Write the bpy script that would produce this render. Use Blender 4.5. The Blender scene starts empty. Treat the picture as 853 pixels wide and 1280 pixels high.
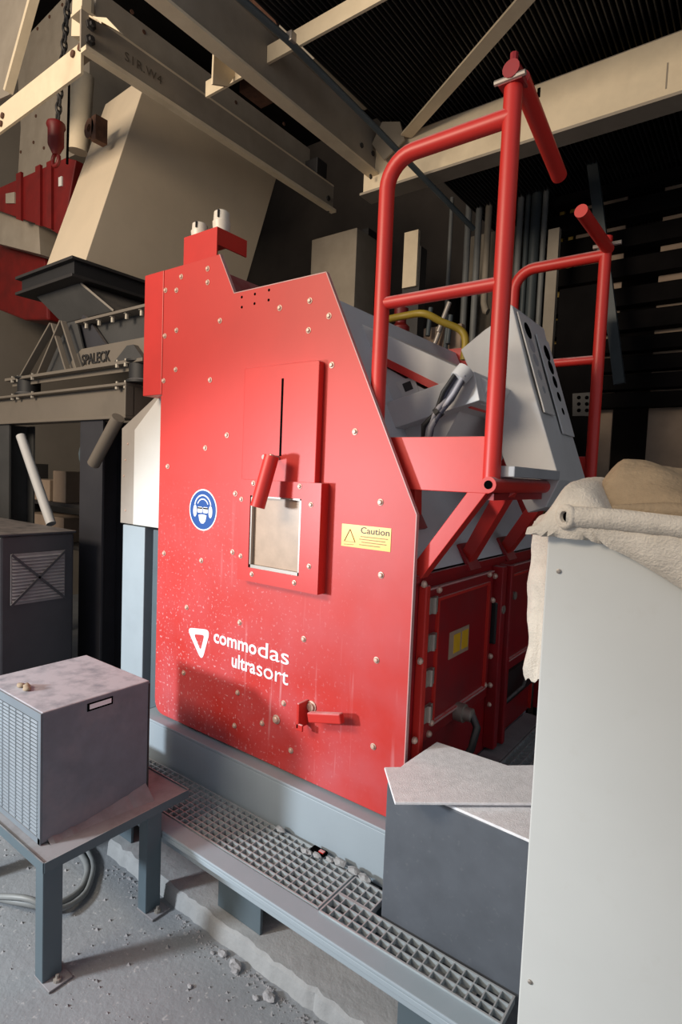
import bpy, bmesh, math, random
from mathutils import Vector, Matrix, noise as mnoise
random.seed(7)
scene = bpy.context.scene
COL = scene.collection

# ------------------------------------------------------------------ camera
CAM = Vector((0, 0, 1.6))
CR = Vector((0.80054602, 0.59791233, 0.04033514))
CU = Vector((-0.06985877, 0.02626223, 0.99721113))
CF = Vector((-0.59518554, 0.80113116, -0.06279354))
FPX = 712.95
cd = bpy.data.cameras.new('camera'); cam = bpy.data.objects.new('camera', cd); COL.objects.link(cam)
cd.sensor_fit = 'HORIZONTAL'; cd.sensor_width = 24.0; cd.lens = FPX * 24.0 / 853.0
cd.clip_start = 0.02; cd.clip_end = 100
m = Matrix.Identity(4)
for i in range(3):
    m[i][0] = CR[i]; m[i][1] = CU[i]; m[i][2] = -CF[i]; m[i][3] = CAM[i]
cam.matrix_world = m
scene.camera = cam

# ------------------------------------------------------------------ world, lights, exposure
vs = scene.view_settings
vs.view_transform = 'Standard'; vs.look = 'None'; vs.gamma = 1.0; vs.exposure = 0.0
vs.use_curve_mapping = False
w = bpy.data.worlds.new('world'); scene.world = w; w.use_nodes = True
w.node_tree.nodes['Background'].inputs[0].default_value = (0.90, 0.93, 1.0, 1)
w.node_tree.nodes['Background'].inputs[1].default_value = 0.42

def lamp(kind, name, loc, target, power, color, **kw):
    d = bpy.data.lights.new(name, kind); d.energy = power; d.color = color
    for k, v in kw.items(): setattr(d, k, v)
    o = bpy.data.objects.new(name, d); COL.objects.link(o)
    o.location = loc
    o.rotation_euler = (Vector(target) - Vector(loc)).to_track_quat('-Z', 'Y').to_euler()
    return o
# the cool work light standing at the left, outside the frame
lamp('SPOT', 'work_light', (-3.0, -1.25, 1.42), (-1.50, 1.6, 0.50), 420, (0.86, 0.94, 1.0),
     spot_size=math.radians(59), spot_blend=0.38, shadow_soft_size=0.15)
# the warm hall lamps high behind the photographer
lamp('AREA', 'hall_lamp', (-2.9, -2.1, 3.4), (-2.9, 2.4, 4.5), 205, (1.0, 0.83, 0.63), shape='RECTANGLE', size=2.2, size_y=1.2)

# ------------------------------------------------------------------ helpers
def at(px, py, ax, v):
    """point of the place seen at a pixel of the photograph, on the plane X / Y / Z (ax 0/1/2) = v"""
    d = CR * ((px - 426.5) / FPX) - CU * ((py - 640) / FPX) + CF
    t = (v - CAM[ax]) / d[ax]
    return CAM + d * t
def ay(px, py, y): return at(px, py, 1, y)
def ax_(px, py, x): return at(px, py, 0, x)
def az(px, py, z): return at(px, py, 2, z)

ORG = {}
def tag(o, label=None, cat=None, group=None, kind=None):
    if label: o['label'] = label
    if cat: o['category'] = cat
    if group: o['group'] = group
    if kind: o['kind'] = kind
    return o
def empty(name, loc, label, cat, group=None):
    o = bpy.data.objects.new(name, None); COL.objects.link(o)
    o.location = loc; o.empty_display_size = 0.1; ORG[o.name] = Vector(loc)
    return tag(o, label, cat, group)

class MB:
    def __init__(s): s.v = []; s.f = []
    def add(s, vs_, fs):
        n = len(s.v); s.v += [Vector(p) for p in vs_]; s.f += [tuple(i + n for i in q) for q in fs]; return s
    def box(s, x0, x1, y0, y1, z0, z1, M=None):
        p = [Vector((x, y, z)) for z in (z0, z1) for y in (y0, y1) for x in (x0, x1)]
        if M: p = [M @ q for q in p]
        return s.add(p, [(0, 2, 3, 1), (4, 5, 7, 6), (0, 1, 5, 4), (2, 6, 7, 3), (0, 4, 6, 2), (1, 3, 7, 5)])
    def bar(s, a, b, wd, ht, up=(0, 0, 1)):
        """square bar from a to b"""
        a = Vector(a); b = Vector(b); d = (b - a).normalized(); up = Vector(up)
        r = d.cross(up)
        if r.length < 1e-4: r = d.cross(Vector((1, 0, 0)))
        r.normalize(); u = r.cross(d).normalized()
        p = [q + r * (i * wd / 2) + u * (j * ht / 2) for q in (a, b) for i, j in ((-1, -1), (1, -1), (1, 1), (-1, 1))]
        return s.add(p, [(3, 2, 1, 0), (4, 5, 6, 7), (0, 1, 5, 4), (1, 2, 6, 5), (2, 3, 7, 6), (3, 0, 4, 7)])
    def tube(s, pts, r, n=12, cap=True, radii=None):
        pts = [Vector(p) for p in pts]; rings = []
        nrm = None
        for i, p in enumerate(pts):
            if i == 0: d = pts[1] - p
            elif i == len(pts) - 1: d = p - pts[i - 1]
            else: d = (pts[i + 1] - p).normalized() + (p - pts[i - 1]).normalized()
            d.normalize()
            if nrm is None:
                nrm = d.orthogonal().normalized()
            else:
                nrm = (nrm - d * nrm.dot(d)).normalized()
            bt = d.cross(nrm)
            rr = radii[i] if radii else r
            if 0 < i < len(pts) - 1:
                c = max(0.5, d.dot((pts[i + 1] - p).normalized()))
                rr = rr / c
            rings.append([p + (nrm * math.cos(2 * math.pi * k / n) + bt * math.sin(2 * math.pi * k / n)) * rr for k in range(n)])
        vv = [q for rg in rings for q in rg]; ff = []
        for i in range(len(rings) - 1):
            for k in range(n):
                ff.append((i * n + k, i * n + (k + 1) % n, (i + 1) * n + (k + 1) % n, (i + 1) * n + k))
        if cap:
            ff.append(tuple(range(n - 1, -1, -1))); ff.append(tuple((len(rings) - 1) * n + k for k in range(n)))
        return s.add(vv, ff)
    def prism(s, poly, d):
        """polygon of 3D points pushed along vector d"""
        n = len(poly); d = Vector(d); p = [Vector(q) for q in poly]
        f = [tuple(range(n - 1, -1, -1)), tuple(range(n, 2 * n))]
        f += [(i, (i + 1) % n, n + (i + 1) % n, n + i) for i in range(n)]
        return s.add(p + [q + d for q in p], f)
    def xz(s, poly, y0, y1):
        return s.prism([(x, y0, z) for x, z in poly], (0, y1 - y0, 0))
    def lathe(s, prof, c, axis, n=14):
        axis = Vector(axis).normalized(); u = axis.orthogonal().normalized(); v = axis.cross(u); c = Vector(c)
        vv = []; ff = []
        for r, h in prof:
            for k in range(n):
                a = 2 * math.pi * k / n
                vv.append(c + axis * h + (u * math.cos(a) + v * math.sin(a)) * r)
        for i in range(len(prof) - 1):
            for k in range(n):
                ff.append((i * n + k, i * n + (k + 1) % n, (i + 1) * n + (k + 1) % n, (i + 1) * n + k))
        ff.append(tuple(range(n - 1, -1, -1))); ff.append(tuple((len(prof) - 1) * n + k for k in range(n)))
        return s.add(vv, ff)
    def build(s, name, mat, parent=None, org=None, bev=0, smooth=None, seg=2, weld=False):
        if org is None:
            if parent: org = ORG[parent.name]
            else:
                xs = [p.x for p in s.v]; ys = [p.y for p in s.v]; zs = [p.z for p in s.v]
                org = Vector(((min(xs) + max(xs)) / 2, (min(ys) + max(ys)) / 2, min(zs)))
        org = Vector(org)
        me = bpy.data.meshes.new(name)
        me.from_pydata([p - org for p in s.v], [], s.f); me.update()
        bm = bmesh.new(); bm.from_mesh(me)
        if weld: bmesh.ops.remove_doubles(bm, verts=bm.verts, dist=1e-5)
        bmesh.ops.recalc_face_normals(bm, faces=bm.faces); bm.to_mesh(me); bm.free()
        me.materials.append(MAT[mat] if isinstance(mat, str) else mat)
        if smooth:
            for p in me.polygons: p.use_smooth = True
            me.set_sharp_from_angle(angle=math.radians(smooth))
        o = bpy.data.objects.new(name, me); COL.objects.link(o)
        ORG[o.name] = org
        if parent:
            o.parent = parent; o.location = org - ORG[parent.name]
        else: o.location = org
        if bev:
            md = o.modifiers.new('bevel', 'BEVEL'); md.width = bev; md.segments = seg; md.limit_method = 'ANGLE'; md.angle_limit = math.radians(50)
        return o
def inst(src, name, parent, pos, rot=None, scale=None):
    o = bpy.data.objects.new(name, src.data); COL.objects.link(o)
    pos = Vector(pos); ORG[o.name] = pos
    if parent: o.parent = parent; o.location = pos - ORG[parent.name]
    else: o.location = pos
    if rot: o.rotation_euler = rot
    if scale: o.scale = scale
    return o
def spline(pts, n=6):
    P = [Vector(p) for p in pts]; P = [P[0] * 2 - P[1]] + P + [P[-1] * 2 - P[-2]]; out = []
    for i in range(1, len(P) - 2):
        for k in range(n):
            t = k / n; a, b, c, d = P[i - 1], P[i], P[i + 1], P[i + 2]
            out.append(.5 * ((2 * b) + (c - a) * t + (2 * a - 5 * b + 4 * c - d) * t * t + (3 * b - a - 3 * c + d) * t ** 3))
    return out + [P[-2]]
def arc(c, u, v, r, a0, a1, n):
    c = Vector(c); u = Vector(u); v = Vector(v)
    return [c + u * (r * math.cos(a0 + (a1 - a0) * i / n)) + v * (r * math.sin(a0 + (a1 - a0) * i / n)) for i in range(n + 1)]

# ------------------------------------------------------------------ materials
MAT = {}
def srgb(r, g, b):
    f = lambda c: ((c / 255 + 0.055) / 1.055) ** 2.4 if c / 255 > 0.04045 else c / 255 / 12.92
    return (f(r), f(g), f(b), 1)
def mat(name, col, rough=0.5, metal=0.0, var=0.12, vscale=6.0, bump=0.0, bscale=60.0, dust=0.0, dcol=srgb(176, 172, 172),
        speck=0.0, sscale=90.0, scol=None, grime=0.0, gcol=srgb(70, 60, 58), gscale=3.0, streak=0.0, emit=None, alpha=None):
    mt = bpy.data.materials.new(name); mt.use_nodes = True; nt = mt.node_tree; N = nt.nodes; L = nt.links
    b = N['Principled BSDF']; tc = N.new('ShaderNodeTexCoord')
    b.inputs['Roughness'].default_value = rough; b.inputs['Metallic'].default_value = metal
    def noise(sc, det=6, vec=None, rg=0.6):
        n = N.new('ShaderNodeTexNoise'); n.inputs['Scale'].default_value = sc; n.inputs['Detail'].default_value = det
        n.inputs['Roughness'].default_value = rg
        L.new(vec or tc.outputs['Object'], n.inputs['Vector']); return n.outputs['Fac']
    def ramp(fac, a, c):
        r = N.new('ShaderNodeMapRange'); r.inputs['From Min'].default_value = a; r.inputs['From Max'].default_value = c
        L.new(fac, r.inputs['Value']); return r.outputs['Result']
    def math_(op, x, y):
        q = N.new('ShaderNodeMath'); q.operation = op
        for i, z in enumerate((x, y)):
            if isinstance(z, (int, float)): q.inputs[i].default_value = z
            else: L.new(z, q.inputs[i])
        return q.outputs[0]
    def mix(fac, c1, c2, mode='MIX'):
        q = N.new('ShaderNodeMix'); q.data_type = 'RGBA'; q.blend_type = mode
        if isinstance(fac, (int, float)): q.inputs[0].default_value = fac
        else: L.new(fac, q.inputs[0])
        for i, z in ((6, c1), (7, c2)):
            if isinstance(z, tuple): q.inputs[i].default_value = z
            else: L.new(z, q.inputs[i])
        return q.outputs[2]
    lo = tuple(c * (1 - var) for c in col[:3]) + (1,); hi = tuple(min(1, c * (1 + var)) for c in col[:3]) + (1,)
    c = mix(ramp(noise(vscale), 0.3, 0.7), lo, hi)
    if grime:
        c = mix(math_('MULTIPLY', ramp(noise(gscale, 8), 0.45, 0.75), grime), c, gcol)
    if streak:
        mp = N.new('ShaderNodeMapping'); mp.inputs['Scale'].default_value = (38, 38, 1.3); L.new(tc.outputs['Object'], mp.inputs['Vector'])
        c = mix(math_('MULTIPLY', ramp(noise(1.0, 4, mp.outputs['Vector']), 0.60, 0.78), streak), c, dcol)
    if speck:
        c = mix(math_('MULTIPLY', ramp(noise(sscale, 3), 0.62, 0.72), speck), c, scol or dcol)
    if dust:
        g = N.new('ShaderNodeNewGeometry'); sx = N.new('ShaderNodeSeparateXYZ'); L.new(g.outputs['Normal'], sx.inputs[0])
        up = ramp(sx.outputs['Z'], 0.35, 0.9)
        c = mix(math_('MULTIPLY', math_('MULTIPLY', up, ramp(noise(14, 8), 0.2, 0.55)), dust), c, dcol)
    L.new(c, b.inputs['Base Color'])
    if bump:
        bp = N.new('ShaderNodeBump'); bp.inputs['Strength'].default_value = bump; bp.inputs['Distance'].default_value = 0.01
        L.new(noise(bscale, 8), bp.inputs['Height']); L.new(bp.outputs['Normal'], b.inputs['Normal'])
    if emit:
        b.inputs['Emission Color'].default_value = emit; b.inputs['Emission Strength'].default_value = 1
    if alpha is not None:
        b.inputs['Transmission Weight'].default_value = alpha
    MAT[name] = mt; return mt

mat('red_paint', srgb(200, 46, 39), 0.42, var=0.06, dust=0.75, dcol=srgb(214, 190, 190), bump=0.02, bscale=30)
mat('red_dark', srgb(150, 22, 30), 0.42, var=0.12, dust=0.6, grime=0.35, gcol=srgb(90, 60, 66), gscale=5)  # darker copy of the red paint: side shade in the base colour, plus grime
mat('red_hoist', srgb(112, 14, 12), 0.5, var=0.2, grime=0.4, gcol=srgb(40, 12, 10), gscale=5)
mat('plate_edge', srgb(196, 150, 148), 0.5)
mat('blue_grey', srgb(158, 170, 179), 0.5, var=0.06, dust=0.7, dcol=srgb(148, 162, 170), bump=0.03, grime=0.15, gcol=srgb(110, 118, 122))
mat('mid_grey', srgb(166, 168, 172), 0.5, var=0.08, dust=0.5, dcol=srgb(190, 188, 186))
mat('light_grey', srgb(200, 200, 200), 0.5, var=0.05, dust=0.5, dcol=srgb(200, 198, 196))
mat('leg_grey', srgb(84, 98, 106), 0.5, var=0.1, dust=0.6, grime=0.2)
mat('galvanised', srgb(172, 180, 184), 0.45, 0.25, var=0.2, vscale=20, dust=0.7)
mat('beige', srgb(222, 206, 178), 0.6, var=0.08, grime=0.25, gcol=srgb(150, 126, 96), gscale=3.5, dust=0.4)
mat('beige_dull', srgb(150, 140, 126), 0.65, var=0.1, grime=0.3, gcol=srgb(112, 98, 82), gscale=4)  # duller beige; on beam webs and tops it puts shade into the colour
mat('chute_beige', srgb(206, 190, 166), 0.6, var=0.05, grime=0.12, gcol=srgb(168, 150, 126), gscale=3)
mat('feeder_grey', srgb(118, 110, 100), 0.55, var=0.12, dust=0.7, dcol=srgb(160, 150, 136), grime=0.25)
mat('feeder_dark', srgb(66, 66, 66), 0.55, var=0.15, dust=0.6, dcol=srgb(130, 122, 112))
mat('charcoal', srgb(50, 50, 56), 0.55, var=0.12, dust=0.9, dcol=srgb(132, 124, 120), grime=0.2, gcol=srgb(70, 68, 70))
mat('slate', srgb(86, 91, 99), 0.6, var=0.12, vscale=10, dust=0.95, dcol=srgb(190, 184, 184), speck=0.25, sscale=60, scol=srgb(120, 122, 126))
mat('dusty_grey', srgb(112, 118, 128), 0.7, var=0.12, vscale=12, dust=1.0, dcol=srgb(180, 178, 186), grime=0.5, gcol=srgb(150, 142, 146), gscale=7)
mat('tray', srgb(120, 116, 118), 0.7, var=0.15, vscale=14, dust=0.8, dcol=srgb(146, 146, 150))
mat('dust_sheet', srgb(238, 238, 242), 0.8, var=0.1, vscale=40, bump=0.25, bscale=260, speck=0.5, sscale=150, scol=srgb(220, 216, 214))
mat('grille', srgb(112, 120, 128), 0.5, var=0.1, dust=0.3)
mat('cover_dull', srgb(158, 150, 142), 0.5, var=0.06)
mat('deck_grey', srgb(204, 210, 216), 0.5, var=0.05)
mat('white_panel', srgb(206, 204, 200), 0.5, var=0.03)
mat('cabinet_white', srgb(206, 208, 206), 0.5, var=0.02, speck=0.25, sscale=25, scol=srgb(200, 200, 196))
mat('steel', srgb(164, 156, 148), 0.4, 0.5, var=0.1)
mat('bolt_dusty', srgb(206, 176, 160), 0.45, 0.3, var=0.2, vscale=40)
mat('black', srgb(10, 9, 10), 0.95)
MAT['black'].node_tree.nodes['Principled BSDF'].inputs['Specular IOR Level'].default_value = 0.0
mat('rubber', srgb(28, 28, 30), 0.6, dust=0.4)
mat('dark_steel', srgb(44, 42, 42), 0.55, var=0.2, dust=0.3, dcol=srgb(100, 92, 84))
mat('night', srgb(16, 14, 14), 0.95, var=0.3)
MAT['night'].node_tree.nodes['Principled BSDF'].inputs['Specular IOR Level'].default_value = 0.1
mat('bolt_grey', srgb(150, 144, 134), 0.5, 0.3, var=0.2)
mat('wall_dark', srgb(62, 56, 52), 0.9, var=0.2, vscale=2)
mat('wall_left', srgb(128, 120, 110), 0.9, var=0.12, vscale=1.2)
mat('concrete', srgb(134, 137, 141), 0.9, var=0.13, vscale=3, bump=0.35, bscale=45, speck=0.55, sscale=55, scol=srgb(186, 184, 184), grime=0.35, gcol=srgb(112, 112, 116), gscale=2.2)
mat('plinth', srgb(156, 157, 158), 0.9, var=0.12, vscale=6, bump=0.4, bscale=30, grime=0.4, gcol=srgb(122, 124, 128), gscale=4)
mat('pebble', srgb(150, 148, 150), 0.9, var=0.3, vscale=60)
mat('yellow_sign', srgb(232, 184, 44), 0.35, var=0.05)
mat('sign_ink', srgb(150, 100, 26), 0.5, var=0.02)
mat('sign_dark', srgb(46, 36, 20), 0.5)
mat('sign_blue', srgb(32, 78, 150), 0.35, var=0.03)
mat('sign_white', srgb(236, 236, 240), 0.4, var=0.02)
mat('logo_white', srgb(240, 232, 238), 0.5, var=0.02)
mat('logo_smudge', srgb(176, 116, 140), 0.6, var=0.2, vscale=40)
mat('window_dusty', srgb(176, 152, 132), 0.3, var=0.1, vscale=18)
mat('yellow_hose', srgb(150, 128, 40), 0.5, var=0.15)
mat('yellow_rail', srgb(150, 122, 40), 0.6, var=0.2)
mat('brown_board', srgb(150, 130, 112), 0.8, var=0.15)
mat('pipe_grey', srgb(120, 122, 122), 0.5, var=0.15)
mat('pipe_dark', srgb(66, 74, 78), 0.5, var=0.15)
mat('foam', srgb(216, 208, 196), 0.75, var=0.12, vscale=30, bump=0.5, bscale=240)
mat('cloth', srgb(156, 136, 110), 0.85, var=0.15, vscale=9, bump=0.5, bscale=70)
mat('cable_blue', srgb(70, 72, 88), 0.5, var=0.2)
mat('cable_light', srgb(150, 150, 158), 0.5, var=0.2)
mat('beacon', srgb(220, 212, 200), 0.4, var=0.05)
mat('rust', srgb(84, 54, 38), 0.8, var=0.3, vscale=30)
mat('chalk_ink', srgb(92, 82, 70), 0.8)
mat('rag', srgb(150, 132, 112), 0.9, var=0.2)

# the front plate: red paint with dried splashes of pale dust low on the left, and run marks
def splash_plate():
    mt = mat('red_plate', srgb(196, 48, 41), 0.48, var=0.05, vscale=4, dust=0.75, dcol=srgb(214, 190, 190), bump=0.03, bscale=12)
    nt = mt.node_tree; N = nt.nodes; L = nt.links; b = N['Principled BSDF']
    old = b.inputs['Base Color'].links[0].from_socket
    g = N.new('ShaderNodeTexCoord'); sx = N.new('ShaderNodeSeparateXYZ'); L.new(g.outputs['Object'], sx.inputs[0])
    def rng(s, a, c):
        r = N.new('ShaderNodeMapRange'); r.inputs['From Min'].default_value = a; r.inputs['From Max'].default_value = c; L.new(s, r.inputs['Value']); return r.outputs['Result']
    def mul(p, q):
        x = N.new('ShaderNodeMath'); x.operation = 'MULTIPLY'
        for i, z in enumerate((p, q)):
            if isinstance(z, float): x.inputs[i].default_value = z
            else: L.new(z, x.inputs[i])
        return x.outputs[0]
    def ns(sc, vec, det=4):
        n = N.new('ShaderNodeTexNoise'); n.inputs['Scale'].default_value = sc; n.inputs['Detail'].default_value = det; L.new(vec, n.inputs['Vector']); return n.outputs['Fac']
    # object origin is at the plate's bottom centre: x -0.75..0.75, z 0..2.03
    low = rng(sx.outputs['Z'], 1.15, 0.25); left = rng(sx.outputs['X'], 0.55, -0.35)
    zone = mul(low, left)
    sp = mul(rng(ns(75, g.outputs['Object'], 3), 0.60, 0.68), zone)
    mp = N.new('ShaderNodeMapping'); mp.inputs['Scale'].default_value = (30, 30, 1.6); L.new(g.outputs['Object'], mp.inputs['Vector'])
    st = mul(rng(ns(1.0, mp.outputs['Vector'], 3), 0.63, 0.74), rng(sx.outputs['Z'], 1.05, 0.55))
    st = mul(st, rng(ns(2.2, g.outputs['Object'], 3), 0.42, 0.62))
    haze = mul(rng(ns(4.5, g.outputs['Object'], 6), 0.35, 0.75), rng(sx.outputs['Z'], 1.3, 0.1))
    c = old
    for f, k, colr in ((haze, 0.34, srgb(196, 128, 140)), (sp, 0.85, srgb(222, 168, 172)), (st, 0.75, srgb(222, 168, 172))):
        q = N.new('ShaderNodeMix'); q.data_type = 'RGBA'; L.new(mul(f, k), q.inputs[0]); L.new(c, q.inputs[6]); q.inputs[7].default_value = colr; c = q.outputs[2]
    L.new(c, b.inputs['Base Color'])
splash_plate()

# ------------------------------------------------------------------ text
def text_mesh(name, s, matname, parent, x0, x1, zb, zt, y, thick=0.0015, bold=0.0, spacing=1.0, axis='y'):
    cu = bpy.data.curves.new(name, 'FONT'); cu.body = s; cu.size = 1; cu.extrude = 0; cu.offset = bold; cu.space_character = spacing
    cu.resolution_u = 4
    t = bpy.data.objects.new(name, cu); COL.objects.link(t)
    dg = bpy.context.evaluated_depsgraph_get(); me = bpy.data.meshes.new_from_object(t.evaluated_get(dg))
    bpy.data.objects.remove(t); bpy.data.curves.remove(cu)
    xs = [v.co.x for v in me.vertices]; ys = [v.co.y for v in me.vertices]
    a, b2, c, d = min(xs), max(xs), min(ys), max(ys)
    mb = MB()
    for v in me.vertices:
        p = x0 + (v.co.x - a) / (b2 - a) * (x1 - x0); z = zb + (v.co.y - c) / (d - c) * (zt - zb)
        mb.v.append(Vector((p, y, z)) if axis == 'y' else Vector((y, p, z)))
    mb.f = [tuple(p.vertices) for p in me.polygons]
    bpy.data.meshes.remove(me)
    o = mb.build(name, matname, parent)
    md = o.modifiers.new('thickness', 'SOLIDIFY'); md.thickness = thick; md.offset = 0
    return o

# ================================================================== THE SETTING
tag(MB().box(-7.0, 3.2, -4.5, 7.0, -0.12, 0.0).build('floor', 'concrete'), 'dusty grey concrete floor', 'floor', kind='structure')
tag(MB().box(-7.0, 3.2, 6.0, 6.2, 0.0, 6.0).build('wall_back', 'wall_dark'), 'dark back wall of the hall', 'wall', kind='structure')
tag(MB().box(-7.0, -6.8, -1.0, 6.0, 0.0, 6.0).build('wall_left', 'wall_left'), 'drab grey side wall behind the feeder', 'wall', kind='structure')
tag(MB().box(2.6, 2.8, 3.0, 6.0, 0.0, 6.0).build('wall_right', 'wall_dark'), 'dark side wall of the hall', 'wall', kind='structure')
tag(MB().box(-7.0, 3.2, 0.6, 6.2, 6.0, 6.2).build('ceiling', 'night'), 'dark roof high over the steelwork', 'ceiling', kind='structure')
# concrete plinth with worn edge under the walkway
pl = MB()
edge = []
n = 140
for i in range(n + 1):
    x = -2.08 + (2.3) * i / n
    edge.append((x, 1.272 + 0.006 * mnoise.noise((x * 9, 0, 0)) + 0.007 * mnoise.noise((x * 30, 3, 0))))
for i in range(n):
    (xa, ya), (xb, yb) = edge[i], edge[i + 1]
    s1 = 0.016 + 0.012 * mnoise.noise((xa * 24, 5, 0)); s2 = 0.016 + 0.012 * mnoise.noise((xb * 24, 5, 0))
    k = len(pl.v)
    pl.v += [Vector(q) for q in ((xa, ya, 0), (xb, yb, 0), (xb, yb + s2 * .4, .052), (xa, ya + s1 * .4, .052), (xb, yb + s2 * .8 + .004, .0598), (xa, ya + s1 * .8 + .004, .0598), (xb, 2.2, .06), (xa, 2.2, .06))]
    pl.f += [(k, k + 1, k + 2, k + 3), (k + 3, k + 2, k + 4, k + 5), (k + 5, k + 4, k + 6, k + 7)]
    if i == 0: pl.f.append((k, k + 3, k + 5, k + 7)); pl.v.append(Vector((xa, 2.2, 0))); pl.f[-1] = (k, k + 3, k + 5, k + 7, len(pl.v) - 1)
tag(pl.build('floor_plinth', 'plinth', smooth=30, weld=True), 'low worn concrete plinth under the walkway', 'plinth', kind='structure')
# grit lying on the floor
gr = MB()
for i in range(900):
    if i < 520:
        x = random.uniform(-2.6, -0.6); y = random.uniform(0.35, 1.25)
    else:
        x = random.uniform(-2.0, -0.7); y = 1.27 - abs(random.gauss(0, 0.035))
    if y > 1.255: y = 1.25
    if -1.75 < x < -1.60 and (.78 < y < .92 or 1.15 < y < 1.28): continue
    r = random.choice((0.0025, 0.003, 0.004, 0.006)) * random.uniform(0.7, 1.4)
    p = [(x + r, y, 0.0), (x - r * .6, y + r * .8, 0.0), (x - r * .5, y - r * .9, 0.0), (x, y, r * 1.2)]
    gr.add(p, [(0, 1, 3), (1, 2, 3), (2, 0, 3), (0, 2, 1)])
tag(gr.build('floor_grit', 'pebble'), 'pale grit scattered over the concrete floor', 'grit', kind='stuff')
for i, (px, py, r) in enumerate([(283, 1190, .016), (300, 1205, .02), (342, 1243, .02), (298, 1212, .014), (323, 1246, .01), (240, 1232, .008), (268, 1190, .008)]):
    p = az(px, py, 0.0)
    mb = MB(); 
    bm = bmesh.new(); bmesh.ops.create_icosphere(bm, subdivisions=2, radius=1)
    for v in bm.verts:
        q = v.co.copy(); k = 1 + .35 * mnoise.noise(q * 2 + Vector((i * 7, 0, 0)))
        mb.v.append(p + Vector((q.x * r * 1.2 * k, q.y * r * .8 * k - r, max(0, (q.z + .55)) * r * .7 * k)))
    mb.f = [tuple(v.index for v in f.verts) for f in bm.faces]; bm.free()
    tag(mb.build('stone', 'pebble'), ('largest' if i == 1 else 'flat' if i == 2 else 'small') + ' grey crumb of concrete lying along the plinth edge', 'stone', 'concrete crumbs beside the plinth')

# ================================================================== WALKWAY
GZ = 0.285
wk = empty('walkway', (-1.3, 1.4, 0.06), 'grey steel walkway with grating set on a low plinth', 'walkway')
# outward facing channel
ch = MB()
X0, X1 = -2.3, -0.31
ch.box(X0, X1, 1.245, 1.315, GZ - 0.012, GZ - 0.001)
ch.box(X0, X1, 1.245, 1.252, GZ - 0.030, GZ - 0.012)
ch.box(X0, X1, 1.296, 1.306, GZ - 0.10, GZ - 0.012)
ch.box(X0, X1, 1.306, 1.33, GZ - 0.10, GZ - 0.092)
ch.build('channel', 'blue_grey', wk, bev=0.003)
inn = MB(); inn.box(X0, -0.93, 1.535, 1.548, GZ - 0.09, GZ - 0.032); inn.build('ledger', 'leg_grey', wk)
for k, xc in enumerate((-2.1, -1.36, -0.62)):
    p = MB(); yb_ = 1.482 if xc < -1 else 1.41
    p.box(xc - 0.10, xc + 0.11, 1.325, 1.337, 0.06, GZ - 0.10)
    p.box(xc + 0.0, xc + 0.011, 1.337, yb_ - .012, 0.06, GZ - 0.10)
    p.box(xc - 0.10, xc + 0.11, yb_ - .012, yb_, 0.06, GZ - 0.10)
    p.box(xc - 0.10, xc + 0.11, 1.325, yb_, GZ - 0.10, GZ - 0.05)
    p.build('post', 'leg_grey', wk, bev=0.002)
    b = MB(); b.box(xc - 0.09, xc + 0.10, 1.315, 1.535 if xc < -1 else 1.41, GZ - 0.05, GZ - 0.033); b.build('cross_member', 'leg_grey', wk)
def grating(x0, x1, y0, y1, pitch_x, ny, zt, parent, h=0.028, th=0.0035, frame=True):
    g = MB()
    fr = 0.005
    g.box(x0, x1, y0, y0 + fr, zt - h, zt + .001); g.box(x0, x1, y1 - fr, y1, zt - h, zt + .001)
    g.box(x0, x0 + fr, y0 + fr, y1 - fr, zt - h, zt + .001); g.box(x1 - fr, x1, y0 + fr, y1 - fr, zt - h, zt + .001)
    go = g.build('grating', 'galvanised', parent)
    a = MB(); a.box(x0 + fr, x1 - fr, -th / 2, th / 2, -h, 0)
    src = None
    for j in range(1, ny):
        y = y0 + (y1 - y0) * j / ny
        if src is None:
            src = MB().box(x0 + fr, x1 - fr, y - th / 2, y + th / 2, zt - h, zt).build('long_bar', 'galvanised', go, org=((x0 + x1) / 2, y, zt))
        else: inst(src, 'long_bar', go, ((x0 + x1) / 2, y, zt))
    nx = int(round((x1 - x0) / pitch_x)); src = None
    for i in range(1, nx):
        x = x0 + (x1 - x0) * i / nx
        if src is None:
            src = MB().box(x - th / 2, x + th / 2, y0 + fr, y1 - fr, zt - h * .8, zt - .0005).build('cross_bar', 'galvanised', go, org=(x, (y0 + y1) / 2, zt))
        else: inst(src, 'cross_bar', go, (x, (y0 + y1) / 2, zt))
    return go
grating(-2.25, -1.005, 1.318, 1.53, 0.0335, 8, GZ, wk, h=0.018)
grating(-0.995, -0.425, 1.308, 1.405, 0.0335, 3, GZ + 0.004, wk, h=0.02)
grating(-0.995, -0.87, 1.4055, 1.50, 0.0335, 3, GZ + 0.004, wk, h=0.02)
# strip of debris and a scrap between grating and beam
for i, (px, py, r) in enumerate([(353, 1037, .014), (383, 1066, .014), (397, 1071, .012), (425, 1080, .016), (443, 1091, .016), (456, 1100, .016), (412, 1076, .010)]):
    p = az(px, py, GZ + .003); mb = MB(); bm = bmesh.new(); bmesh.ops.create_icosphere(bm, subdivisions=2, radius=1)
    p.y = min(p.y, 1.533 - r)
    for v in bm.verts:
        q = v.co.copy(); k = 1 + .4 * mnoise.noise(q * 2 + Vector((i * 5, 9, 0)))
        mb.v.append(p + Vector((q.x * r * 1.6 * k, q.y * r * .8 * k, max(0, q.z + .5) * r * .7 * k)))
    mb.f = [tuple(v.index for v in f.verts) for f in bm.faces]; bm.free()
    tag(mb.build('rubble', 'plinth'), 'pale lump of spilled grit on the grating beside the beam', 'rubble', 'spilled grit on the walkway')
p = az(400, 1065, GZ + .002)
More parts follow.
